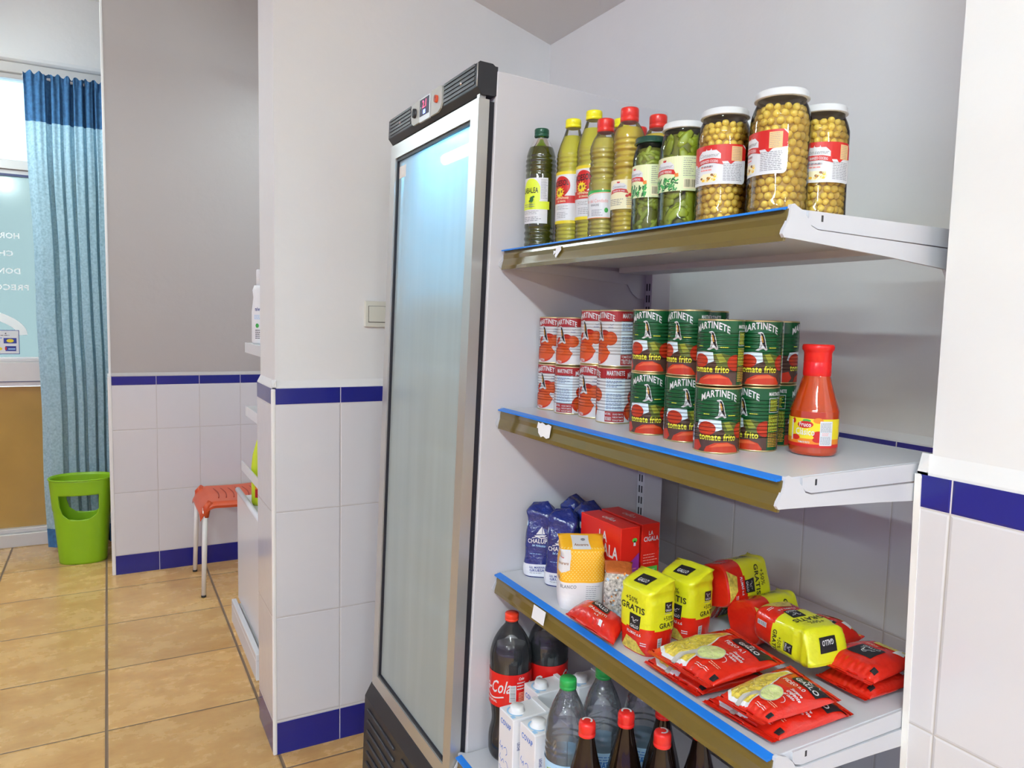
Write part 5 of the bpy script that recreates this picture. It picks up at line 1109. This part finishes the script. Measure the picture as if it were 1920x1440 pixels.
# --- coarse salt bags
CW, CD, CH = .066, .060, .163
cf = bagfn(CW, CD, CH, 8.4, n=3.2, roof=.88, ridge=.1, amp=.0036, ear=.70, taper=.22, crumple=1.1)
a = Art()
for c in (.0, .12):
    a.poly(M_white, [(c - .006, .097), (c + .004, .114), (c + .0045, .097)], 2); a.poly(M_white, [(c + .0055, .097), (c + .0055, .111), (c + .010, .097)], 2); a.poly(M_white, [(c - .009, .095), (c + .013, .095), (c + .009, .0915), (c - .005, .0915)], 2); a.line(M_white, [(c - .013, .0895), (c - .004, .092), (c + .004, .0885), (c + .014, .0905)], .0016, 2)
    a.text(M_white, 'CHALUPA', c, .078, .0095, 2, w=.044, bold=.035); a.text(M_lblue, 'Sal Atlantica', c, .070, .005, 2, w=.026, shear=.3); a.lines(M_lblue, c - .018, .050, c + .012, .053, 1, .3, 2)
    a.text(M_navy, 'SAL MARINA', c - .003, .0215, .0042, 2, w=.026, bold=.02); a.text(M_navy, 'GRUESA', c - .003, .0145, .0055, 2, w=.024, bold=.02); a.lines(M_txt, c - .015, .0095, c + .01, .0125, 1, .4, 2)
    a.ell(M_lblue, c - .030, .120, .005, .0075, 2); a.ell(M_white, c - .030, .120, .0035, .006, 3); a.barcode(M_white, M_txt, c + .024, .038, c + .036, .052, 9, False, 2)
cb = make_bag('salt_bag', 'x', 'bag', cf, CH, CW, CD, [M_fwhite, M_fnavy], lambda u, t: 0 if .02 < t < .19 else 1, a, nv=60)
Cg = 'dark blue bags of coarse sea salt beside the fridge'
place(cb, .812, 1.3215, Z3, math.radians(-36), 'dark blue salt bag nearest the fridge side, its whole boat emblem showing', 'bag', Cg).scale = (1.08, 1.0, .97)
place(cb, .824, 1.2525, Z3, math.radians(-44), 'dark blue salt bag partly hidden by the orange sugar bag', 'bag', Cg)
place(cb, .890, 1.2555, Z3, math.radians(-15), 'dark blue salt bag in the back row behind the red rice box corner', 'bag', Cg).scale = (1, 1, 1.02)
place(cb, .900, 1.3245, Z3, math.radians(20), 'dark blue salt bag furthest back against the fridge side', 'bag', Cg).scale = (1, 1, 1.0)
# --- sugar bag
SW, SD, SH = .080, .062, .134
sf = bagfn(SW, SD, SH, 1.7, n=3.8, roof=.86, ridge=.30, amp=.0018)
a = Art(); per = .27
for j in range(17):
    for i in range(46):
        u = -.135 + i * .0059 + (j % 2) * .00295; v = .060 + j * .0036
        a.ell(M_dot, u, v, .0010, .0010, 1, 6)
a.rect(M_white, -.055, .078, -.022, .116, 3); a.poly(M_white, [(-.055, .078), (-.022, .078), (-.036, .072), (-.055, .076)], 3); a.text(mat_brown, 'Azucarera', -.038, .088, .006, 4, w=.026, shear=.25); a.lines(M_red, -.050, .099, -.030, .103, 1, .5, 4)
a.text(M_txt, 'BLANCO', -.026, .044, .0065, 3, w=.030, sp=1.1); a.ell(M_txt, -.046, .062, .003, .004, 3, 10); a.lines(M_txt, .006, .006, .033, .050, 11, .22, 3, 3, .4); a.lines(M_txt, .006, .003, .036, .012, 3, .3, 3, 6)
sg = make_bag('sugar_bag', 'orange dotted and white paper bag of sugar standing in front of the rice boxes', 'bag', sf, SH, SW, SD, [M_bagwh, M_bagor], lambda u, t: 1 if t > .42 else 0, a)
sg.scale = (1.08, 1.05, 1.0); sg.location = (.793, 1.140, Z3); sg.rotation_euler = (0, 0, math.radians(-26))
a2 = Art(); a2.rect(M_white, -.019, -.017, .013, .017, 1); a2.text(mat_brown, 'Azucarera', -.003, -.010, .006, 2, w=.026, shear=.2); a2.ell(M_txt, .002, .006, .0045, .0035, 2, 12)
mb = MB(); a2.wrap(mb, roofwarp(sf, SW, SD, SH), du=.005, dv=.005); mb.build('top_label', a2.mats, sg, recalc=False)
# --- rice boxes
M_box = mat('red_carton', (.66, .018, .010), .3, spec=.5); M_purp = mat('print_purple', (.26, .03, .28), .4); M_green2 = mat('print_bright_green', (.10, .50, .06), .4)
def ricebox(name, lb, W_, D_, H_, lower, loc, rz, green=False):
    t = empty(name, lb, 'box', loc, rz); b = MB(); b.box(0, W_, 0, D_, 0, H_); b.build('carton', M_box, t, bevel=.0015)
    a = Art(); L_ = D_
    # long face (local -X): u from the far end to the near end
    a.text(M_white, 'LA', L_ * .58, H_ - .038, .020, 3, w=.026, bold=.05); a.text(M_white, 'CIGALA', L_ * .60, H_ - .064, .023, 3, w=.092, bold=.05); a.poly(mat_drk, [(0, 0), (L_, 0), (L_, H_ - .076), (L_ * .8, H_ - .070), (L_ * .55, H_ - .082), (0, H_ - .078)], 1)
    a.rect(M_crm, .03, .01, L_ - .02, .06, 2); rnd = random.Random(3); [a.ell((M_org, M_red, M_green2, M_white, mat_brown)[k % 5], rnd.uniform(.035, L_ - .025), rnd.uniform(.015, .055), .004, .003, 3, 8) for k in range(40)]
    mb = MB(); a.wrap(mb, lambda u, v, off: (-off - .0002, D_ - u, v), du=None); mb.build('front_print', a.mats, t, recalc=False)
    a = Art(); W = W_
    a.poly(lower, [(0.0005, .0), (W - .0005, .0), (W - .0005, H_ - .050), (W * .72, H_ - .060), (W * .3, H_ - .075), (0.0005, H_ - .076)], 1); a.line(M_red, [(0, H_ - .076), (W * .3, H_ - .075), (W * .72, H_ - .060), (W, H_ - .050)], .0012, 2)
    if green: a.text(M_white, 'LA', W * .5, H_ - .022, .008, 3, w=.011, bold=.03); a.text(M_white, 'CIGALA', W * .52, H_ - .034, .009, 3, w=.036, bold=.03); a.rect(M_green2, W * .08, H_ - .100, W * .92, H_ - .085, 3); a.text(M_white, 'BRILLANTE', W * .5, H_ - .095, .0045, 4, w=.024); a.lines(M_pink, W * .1, H_ - .08, W * .95, H_ - .058, 4, .3, 3); a.text(M_crm, 'HUMEY', W * .5, .030, .0055, 3, w=.022)
    else: a.ell(M_green2, W * .72, H_ - .026, .006, .0045, 3, 12); a.poly(M_white, [(W * .66, H_ - .037), (W * .78, H_ - .037), (W * .76, H_ - .027), (W * .68, H_ - .027)], 3); a.lines(M_pink, W * .1, .012, W * .9, H_ - .078, 10, .25, 3, 4, .2)
    mb = MB(); a.wrap(mb, lambda u, v, off: (u, -off - .0002, v), du=None); mb.build('side_print', a.mats, t, recalc=False)
    a = Art(); a.text(M_white, 'LA', 0, .004, .007, 1, w=.009, bold=.04); a.text(M_white, 'CIGALA', 0, -.006, .009, 1, w=.040, bold=.04); a.lines(M_pink, -.015, -.0105, .015, -.008, 1, .4, 1)
    mb = MB(); a.wrap(mb, lambda u, v, off: (W_ / 2 + v, D_ / 2 - u, H_ + off + .0002), du=None); mb.build('top_print', a.mats, t, recalc=False); return t
mat_drk = mat('print_deep_red', (.42, .01, .01), .4)
ricebox('rice_box', 'red and purple rice carton standing on end, the front one of the two', .045, .134, .160, M_purp, (.840, 1.078, Z3), 0)
ricebox('rice_box', 'red rice carton with a green strip on its side, the one nearer the wall', .044, .134, .160, M_box, (.894, 1.083, Z3), 0, True)
# --- small patterned rice bag between sugar and rice box
M_mos = mat('speckled_rice_print', (.50, .48, .44), .35, var=.75, vscale=170); rf_ = bagfn(.050, .036, .108, 5.5, n=3.0, roof=.88, amp=.002)
a = Art(); rnd = random.Random(9)
for k in range(90): a.ell((mat_brown, M_crm, M_lblue, M_org, M_txt)[k % 5], rnd.uniform(-.06, .06), rnd.uniform(.03, .095), rnd.uniform(.0012, .003), rnd.uniform(.001, .0025), 1, 8)
for k in range(7): a.line(M_lblue, [(-.01 + .018 * math.cos(q * .2 + .2) * (1 - k * .1), .002 + .024 * math.sin(q * .2 + .2) * (1 - k * .1)) for q in range(12)], .0008, 2)
t = make_bag('rice_bag', 'small speckled bag with a brown top squeezed between the sugar bag and rice carton', 'bag', rf_, .108, .050, .036, [M_mos, mat('dark_orange_film', (.42, .10, .02), .3, bump=.3)], lambda u, tt: 1 if tt > .86 else 0, a); t.location = (.812, 1.046, Z3); t.rotation_euler = (0, 0, math.radians(-35))
# --- flat pouches
def pouch_fn(L_, T_, R_c, B_c, th, seed, seal=.085, amp=.0022, sag=0.0):
    L_, T_, R_c, B_c = map(Vector, (L_, T_, R_c, B_c))
    def base(u, v): return (L_ * (1 - u) + B_c * u) * (1 - v) + (T_ * (1 - u) + R_c * u) * v
    def prof(u, v):
        e_ = 1 - abs(2 * u - 1) ** 3.2; e_ = max(e_, 0) ** .55
        if v < seal: s = 0
        elif v > 1 - seal: s = 0
        else: k = (v - seal) / (1 - 2 * seal); s = max(0, 1 - abs(2 * k - 1) ** 3.5) ** .6
        return e_ * s
    def top(u, v):
        p = base(u, v); k = prof(u, v); h = th * k
        n1 = noise.noise(Vector((p.x * 30 + seed, p.y * 30, 0))) + .5 * noise.noise(Vector((p.x * 70, p.y * 70 + seed, 3)))
        cr = .0014 * math.sin(v * 260 + 3 * u) if (v < seal or v > 1 - seal) else 0
        rad = .0022 * math.sin(u * 60 + seed * 3) * max(0, 1 - min(v - seal, 1 - seal - v) / .16) if seal <= v <= 1 - seal else 0
        p = p + Vector((0, 0, th * .32 + h * .68 + amp * n1 * (.35 + .65 * k) + cr + rad * k)); return p
    def bot(u, v):
        p = base(u, v); k = prof(u, v); return p + Vector((0, 0, th * .32 * (1 - k) - .0003))
    return top, bot
def pouch(name, lb, LT, th, seed, art, W_, H_, mats, mfn=None, group=None, seal=.085, cat='pouch', nu=56, nv=64):
    cx = sum(p[0] for p in LT) / 4; cy = sum(p[1] for p in LT) / 4; cz = min(p[2] for p in LT); q = [(p[0] - cx, p[1] - cy, p[2] - cz) for p in LT]
    t = empty(name, lb, cat, (cx, cy, cz), 0, group); top, bot = pouch_fn(*q, th, seed, seal)
    b = MB(); b.surf(lambda u, v: top(u, v), nu, nv, mfn=mfn); b.surf(lambda u, v: bot(1 - u, v), nu, nv)
    me = b.mesh('film', mats); bm = bmesh.new(); bm.from_mesh(me); bmesh.ops.remove_doubles(bm, verts=bm.verts, dist=.0005)
    bmesh.ops.recalc_face_normals(bm, faces=bm.faces); bm.to_mesh(me); bm.free(); o = bpy.data.objects.new('film_packet', me); COL.objects.link(o); o.parent = t
    if art:
        def wp(u, v, off):
            uu, vv = min(max(u / W_, .001), .999), min(max(v / H_, .001), .999); p = Vector(top(uu, vv)); return p + Vector((0, 0, 1)) * (off * 1.6 + .0007)
        mb = MB(); art.wrap(mb, wp, clip=(.001, .001, W_ - .001, H_ - .001), du=.003, dv=.003); mb.build('printed_design', art.mats, t, recalc=False)
    return t
def fideo_art(W, H, words='FIDEO n.1', right=False):
    a = Art(); X = lambda q: q * W; Y = lambda q: q * H; P_ = lambda *p: [(X(q[0]), Y(q[1])) for q in p]
    wn_ = P_((.06, .16), (.05, .34), (.10, .52), (.20, .66), (.22, .76), (.30, .80), (.33, .62), (.40, .48), (.44, .36), (.50, .26), (.52, .12), (.36, .10), (.18, .10))
    cx_ = sum(p[0] for p in wn_) / len(wn_); cy_ = sum(p[1] for p in wn_) / len(wn_)
    a.poly(M_white, [(cx_ + (p[0] - cx_) * 1.13, cy_ + (p[1] - cy_) * 1.10) for p in wn_], 1); a.poly(M_past, wn_, 2); rnd = random.Random(2)
    for k in range(60):
        x = rnd.uniform(.10, .44); y = rnd.uniform(.15, .48); an = rnd.uniform(0, 3.1); l = .006
        a.line((M_crm, mat_brown, M_yel)[k % 3], [(X(x) - l * math.cos(an) / 2, Y(y) - l * math.sin(an) / 2), (X(x) + l * math.cos(an) / 2, Y(y) + l * math.sin(an) / 2)], .0007, 3)
    a.line(M_silv, P_((.36, .06), (.40, .18), (.46, .28)), .009, 4); a.ell(M_silv, X(.58), Y(.36), W * .165, H * .145, 4, 24, .4); a.ell(M_soup, X(.585), Y(.365), W * .15, H * .13, 5, 24, .4)
    for k in range(24): x = .585 + rnd.uniform(-.10, .10); y = .365 + rnd.uniform(-.08, .08); a.line(M_crm, [(X(x), Y(y)), (X(x) + .004, Y(y) + rnd.uniform(-.003, .003))], .0006, 6)
    a.poly(M_black, P_((.46, .70), (.94, .70), (.95, .93), (.45, .93)), 4); rooster(a, X(.70), Y(.845), .032, 5); a.text(M_white, 'GALLO', X(.70), Y(.725), .0085, 5, w=.042, bold=.05)
    a.text(M_white, words, X(.60), Y(.625), .0072, 4, w=.040, bold=.0); a.text(M_white, 'Siempre', X(.78), Y(.545), .005, 4, w=.022, shear=.3); a.text(M_white, 'crujiente', X(.80), Y(.495), .006, 4, w=.026, shear=.3, bold=.02); a.text(M_white, 'el caldo', X(.78), Y(.45), .005, 4, w=.020, shear=.3); a.line(M_white, [(X(.74) + .010 * math.sin(q * .3), Y(.41) - .008 * (1 - math.cos(q * .3))) for q in range(8)], .0008, 4)
    a.rect(M_black, X(.90), Y(.10), X(.97), Y(.17), 4); a.lines(M_white, X(.62), Y(.13), X(.88), Y(.17), 2, .25, 4); a.lines(M_crm, X(.72), Y(.22), X(.93), Y(.27), 2, .2, 4)
    return a
Fg = 'red packets of thin noodles on the third shelf'
FA = fideo_art(.130, .150); FB = fideo_art(.100, .150, 'FIDEO n.0')
z = lambda d: Z3 + d
pouch('noodle_packet', 'red noodle packet at the shelf edge, lying under the large one with the visible spoon', [(.738, .878, z(.001)), (.888, .886, z(.001)), (.880, .748, z(.001)), (.738, .758, z(.001))], .024, 1.3, fideo_art(.12, .15), .12, .15, [M_fred], group=Fg)
pouch('noodle_packet', 'large flat red noodle packet with window, spoon and black logo, left of the front one', [(.730, .863, z(.026)), (.908, .862, z(.030)), (.893, .733, z(.030)), (.734, .734, z(.026))], .023, 4.1, FA, .130, .150, [M_fred], group=Fg)
pouch('noodle_packet', 'bottom red noodle packet at the near front corner of the shelf, its sealed end free', [(.736, .745, z(.001)), (.925, .728, z(.001)), (.905, .622, z(.001)), (.745, .625, z(.001))], .022, 6.6, fideo_art(.11, .16), .11, .16, [M_fred], group=Fg)
pouch('noodle_packet', 'front red noodle packet with spoon and black logo, lying on top at the near corner', [(.729, .712, z(.024)), (.900, .730, z(.026)), (.884, .628, z(.024)), (.738, .638, z(.020))], .021, 2.2, FB, .100, .150, [M_fred], group=Fg)
def plain_art(W, H):
    a = Art(); X = lambda q: q * W; Y = lambda q: q * H
    a.poly(M_black, [(X(.30), Y(.30)), (X(.72), Y(.30)), (X(.72), Y(.58)), (X(.30), Y(.58))], 2); rooster(a, X(.51), Y(.44), .024, 3); a.text(M_white, 'GALLO', X(.51), Y(.515), .006, 3, w=.026, bold=.03)
    a.poly(M_past, [(X(.35), Y(.72)), (X(.88), Y(.74)), (X(.95), Y(.97)), (X(.30), Y(.97))], 1); a.poly(M_white, [(X(.75), Y(.66)), (X(.90), Y(.72)), (X(.86), Y(.80)), (X(.80), Y(.78)), (X(.78), Y(.90)), (X(.74), Y(.80))], 3); a.rect(M_black, X(.86), Y(.14), X(.94), Y(.22), 3); a.lines(M_crm, X(.3), Y(.62), X(.6), Y(.67), 2, .25, 3); return a
pouch('noodle_packet', 'lower red packet of the stack against the right wall pillar', [(.948, .722, z(.002)), (1.075, .716, z(.002)), (1.085, .634, z(.002)), (.948, .636, z(.002))], .027, 7.7, plain_art(.085, .13), .085, .13, [M_fred], group=Fg)
pouch('noodle_packet', 'upper red packet of the stack against the right wall pillar, logo upside down', [(.934, .722, z(.033)), (1.068, .714, z(.036)), (1.080, .634, z(.034)), (.945, .628, z(.030))], .026, 3.7, plain_art(.085, .13), .085, .13, [M_fred], group=Fg)
pouch('noodle_packet', 'red packet at the back of the shelf behind the upside-down yellow bag', [(.998, .838, z(.002)), (1.090, .832, z(.022)), (1.094, .742, z(.022)), (1.004, .740, z(.002))], .042, 9.2, plain_art(.09, .1), .09, .1, [M_fred], group=Fg)
sa = Art(); sa.rect(M_black, .044, .038, .092, .056, 3); sa.text(M_white, 'GALLO', .068, .043, .0085, 4, w=.038, bold=.02); sa.text(M_white, 'SPAGHETTI', .070, .026, .0070, 3, w=.050, bold=.0); sa.text(M_white, 'n.3', .072, .019, .004, 3, w=.010); sa.rect(M_white, .085, .008, .093, .016, 3)
pouch('spaghetti_packet', 'crumpled red spaghetti packet across the shelf edge in front of the sugar bag', [(.727, 1.090, z(.001)), (.782, 1.094, z(.014)), (.786, .985, z(.014)), (.728, .945, z(.001))], .030, 5.9, sa, .13, .075, [M_fred], seal=.06)
# ================================================================= drinks on the base shelf
M_cola = mat('cola', (.008, .003, .002), .08, spec=.4, coat=.3); M_cred = mat('print_cola_red', (.66, .012, .010), .25); M_capr2 = mat('orange_red_cap', (.80, .045, .015), .3)
def cola_label():
    a = Art(); R = .045; a.rect(M_cred, -PI * R + .001, .130, PI * R, .205, 1)
    for c in (0, .141):
        a.text(M_white, 'Coca-Cola', c, .160, .027, 2, w=.108, bold=.012, shear=.35, slope=.10); a.line(M_white, [(c - .046 + q * .0065, .152 + .004 * math.sin(q * .55)) for q in range(14)], .0028, 2); a.text(M_white, 'ORIGINAL', c + .006, .139, .005, 2, w=.034, bold=.02)
    c = .0705; a.lines(M_white, c - .004, .170, c + .016, .190, 3, .35, 2, 3); a.text(M_white, 'Coke', c + .006, .193, .006, 2, w=.012, shear=.3); a.barcode(M_white, M_txt, c - .020, .145, c - .006, .182, 8, True, 2); a.lines(M_crm, c, .135, c + .016, .166, 9, .3, 2, 7); return a
r = .045
kb = bottle('cola_bottle', [(0, .012), (r * .35, .002), (r * .75, .001), (r * .95, .012), (r * 1.0, .028), (r * .98, .055), (r * .86, .085), (r * .90, .110), (r * .97, .128), (r, .140), (r * .995, .205), (r * 1.0, .235), (r * .86, .262), (r * .58, .286), (r * .34, .300), (.0135, .306), (.0130, .312)], .248, M_cola, M_pet, M_capr2, .309, .0150, .0165, cola_label(), r, 'x', seg=56)
Kg = 'large bottles of cola on the base shelf'
place(kb, .742, 1.3165, Z4, facing(.742, 1.3165, -66), 'large cola bottle at the fridge side, leftmost on the lowest shelf', 'bottle', Kg).scale = (1, 1, .975)
place(kb, .829, 1.2915, Z4, facing(.829, 1.29, 34), 'large cola bottle right of the leftmost one, its cap hidden by the shelf above', 'bottle', Kg).location = (.834, 1.3155, Z4)
# milk cartons
M_mk = mat('white_milk_carton', (.76, .76, .78), .3); M_mcap = mat('white_screw_cap', (.78, .78, .78), .35)
mw, md_, mh = .084, .056, .183
mk = empty('milk_carton', 'x', 'carton'); b = MB(); b.box(0, mw, 0, md_, 0, mh); b.build('carton', M_mk, mk, bevel=.0018)
b = MB(); b.lathe([(.0155, 0), (.0155, .002), (.0135, .0022), (.0135, .010), (.0125, .0115), (0, .0115)], 32); cp_ = b.build('cap', M_mcap, mk); cp_.location = (.024, md_ / 2, mh)
b = MB(); b.box(mw - .012, mw - .002, .0, md_, mh, mh + .0025); b.build('top_seam', M_mk, mk)
a = Art(); a.text(M_blue, 'COVAP', md_ / 2, mh - .026, .0105, 1, w=.040, bold=.02)
cl = ((.16, .78), (.10, .70), (.20, .66), (.30, .72), (.26, .60)), ((.40, .70), (.55, .74), (.62, .64), (.50, .58)), ((.16, .56), (.10, .48), (.22, .42), (.36, .50), (.40, .40)), ((.52, .50), (.66, .46), (.70, .36), (.56, .32), (.46, .38)), ((.08, .34), (.18, .28), (.30, .30), (.24, .18), (.36, .12), (.56, .14), (.62, .24), (.50, .28)), ((.10, .16), (.22, .10), (.30, .04)), ((.62, .18), (.74, .12), (.72, .04))
for pl in cl:
    pts = []
    for i in range(len(pl) - 1):
        for k in range(4):
            t_ = k / 4; w_ = math.sin(PI * t_) * .02; pts.append((md_ * (pl[i][0] * (1 - t_) + pl[i + 1][0] * t_ + w_), .030 + .115 * (pl[i][1] * (1 - t_) + pl[i + 1][1] * t_ + w_)))
    a.line(M_blue, pts, .0014, 1)
a.lines(M_txt, md_ * .2, .014, md_ * .7, .030, 3, .25, 1, 3)
mb = MB(); a.wrap(mb, lambda u, v, off: (-off - .0002, md_ - u, v), du=None); mb.build('front_print', a.mats, mk, recalc=False)
a = Art(); a.text(M_navy, 'LECHE', .010, mh - .055, .0055, 1, w=.016, bold=.02, rot=-PI / 2); a.lines(M_navy, .006, .04, .018, .085, 10, .3, 1, 4, .1); a.lines(M_txt, .03, .02, .07, .12, 14, .25, 1, 5)
mb = MB(); a.wrap(mb, lambda u, v, off: (u, -off - .0002, v), du=None); mb.build('side_print', a.mats, mk, recalc=False)
a = Art(); a.line(M_lblue, [(.0185 * math.cos(q), .0185 * math.sin(q)) for q in [2.6 + k * .22 for k in range(18)]], .0034, 1); a.rect(M_lblue, .012, -.022, .022, -.014, 1); a.lines(M_navy, -.022, .016, -.010, .024, 2, .3, 1)
mb = MB(); a.wrap(mb, lambda u, v, off: (.024 + v, md_ / 2 - u, mh + off + .0002), du=None); mb.build('top_print', a.mats, mk, recalc=False)
Mg = 'white milk cartons with blue screw-cap rings on the base shelf'
place(mk, .656, 1.1495, Z4, 0, 'white milk carton nearest the leftmost cola bottle, at the front edge', 'carton', Mg)
place(mk, .667, 1.0865, Z4, math.radians(0), 'white milk carton at the front edge beside the front water bottle', 'carton', Mg)
place(mk, .747, 1.2110, Z4, 0, 'white milk carton in the second row behind the front one', 'carton', Mg)
place(mk, .838, 1.196, Z4, math.radians(2), 'white milk carton furthest back, in the shade behind the water bottles', 'carton', Mg)
# water bottles
M_water = clearmat('water', (.98, .99, .995), .02, .8, (.78, .83, .86), .4, haze=.12, hazecol=(.62, .72, .82)); M_wpet = clearmat('water_bottle_plastic', (.98, .99, .995), .05, 1.6, (.75, .82, .86), .5, haze=.12, hazecol=(.70, .80, .88), bump=.3, bscale=60); M_gcap = mat('bright_green_cap', (.02, .33, .07), .3); M_sky = mat('print_sky_blue', (.42, .66, .88), .35); M_leaf = mat('print_leaf_green', (.22, .42, .04), .4); M_teal = mat('print_dark_teal', (.015, .10, .10), .35)
def water_label():
    a = Art(); R = .0385; a.rect(M_sky, -PI * R + .001, .098, PI * R, .163, 1); a.rect(M_leaf, -.036, .102, -.024, .150, 2); rnd = random.Random(3)
    for k in range(16): a.ell((M_leaf, M_lgreen)[k % 2], -.031 + rnd.uniform(-.007, .007), rnd.uniform(.102, .150), .005, .004, 3, 8); a.ell((M_leaf, M_mgreen)[k % 2], .028 + rnd.uniform(-.006, .006), rnd.uniform(.102, .150), .005, .004, 3, 8)
    a.poly(M_teal, [(-.017, .145), (.018, .145), (.018, .122), (.012, .108), (.0, .103), (-.012, .110), (-.017, .122)], 4); a.text(M_white, '100%', .003, .131, .0095, 5, w=.024, bold=.04); a.ell(M_leaf, -.013, .135, .005, .003, 5, 10); a.lines(M_white, -.013, .118, .015, .128, 3, .4, 5, 3, .1)
    a.lines(M_blue, -.015, .150, .018, .159, 2, .35, 3, 5); a.text(M_blue, 'LANJARON', .085, .135, .012, 3, w=.055, bold=.03); a.rect(M_blue, .05, .125, .115, .127, 3); a.barcode(M_white, M_navy, .065, .100, .095, .122, 6, False, 4); a.lines(M_blue, .050, .143, .11, .158, 3, .3, 3, 8)
    a.rect(M_white, -.075, .100, -.045, .16, 2); a.text(M_blue, 'AGUA', -.06, .13, .010, 3, w=.024, bold=.03); return a
r = .0385
wb_ = bottle('water_bottle', [(0, .012), (r * .4, .002), (r * .8, .002), (r * .98, .012), (r, .03), (r * .97, .07), (r * .985, .096), (r * .985, .165), (r * 1.0, .175), (r * .95, .180), (r * 1.0, .186), (r * .95, .192), (r * 1.0, .200), (r * .94, .225), (r * .74, .252), (r * .46, .276), (.0145, .284), (.0138, .288)], .214, M_water, M_wpet, M_gcap, .287, .0152, .0185, water_label(), r, 'x', seg=56, ribs=(.010, .092, .014, .0010))
Wg = 'clear water bottles with green caps on the base shelf'
place(wb_, .706, 1.0425, Z4, facing(.706, 1.04, -4), 'front clear water bottle with a green cap and a round dark 100% badge', 'bottle', Wg)
place(wb_, .786, 1.0455, Z4, facing(.786, 1.045, -118), 'second clear water bottle, bar code side showing, its green cap half behind the rail', 'bottle', Wg)
place(wb_, .866, 1.022, Z4, facing(.866, 1.02, -100), 'third clear water bottle in the shade behind the brown bottles, its cap hidden', 'bottle', Wg)
# brown bottles
M_brown = mat('dark_brown_bottle', (.010, .005, .003), .08, spec=.5, coat=.15); M_bcap = mat('red_crown_cap', (.72, .02, .015), .25, coat=.4)
r = .036
bb = empty('brown_bottle', 'x', 'bottle'); pr = smooth([(0, .004), (r * .7, .002), (r * .95, .004), (r, .014), (r, .10), (r, .135), (r * .93, .155), (r * .76, .185), (r * .55, .215), (r * .40, .240), (.0125, .252), (.0120, .256)], 5)
b = MB(); b.lathe(pr, 48)
for i in range(len(b.v)):
    x, y, zz = b.v[i]
    if .14 < zz < .25: a_ = math.atan2(y, x); k = 1 - .025 * (1 + math.cos(a_ * 12)) * math.sin(PI * (zz - .14) / .11); b.v[i] = (x * k, y * k, zz)
b.build('bottle_body', M_brown, bb)
b = MB(); b.lathe([(.0142, .252), (.0145, .2535), (.0145, .2565), (.0136, .2575), (.0145, .2590), (.0143, .2715), (.0128, .2755), (.009, .2768), (0, .2770)], 40); b.build('cap', M_bcap, bb)
a = Art(); a.line(M_white, [(.0075 * math.cos(q) * (1 - .0 * q), .0075 * math.sin(q)) for q in [2.4 - k * .28 for k in range(15)]], .0030, 1); mb = MB(); a.wrap(mb, lambda u, v, off: (u, v, .2772 + off * 2), du=None); mb.build('cap_mark', a.mats, bb, recalc=False)
Bg = 'dark brown bottles with red caps on the base shelf'
for (x, y, rz, lb) in ((.686, .953, 10, 'dark brown bottle with a red cap, leftmost of the brown ones'), (.763, .947, 30, 'dark brown bottle, second from the left, a white swirl on its red cap'), (.779, .872, -60, 'dark brown bottle with a red cap standing nearest the camera'), (.838, .938, 0, 'dark brown bottle whose red cap is half hidden by the amber rail'), (.852, .860, 50, 'dark brown bottle at the right, only its sloping shoulder in view')):
    place(bb, x, y, Z4, math.radians(rz), lb, 'bottle', Bg)
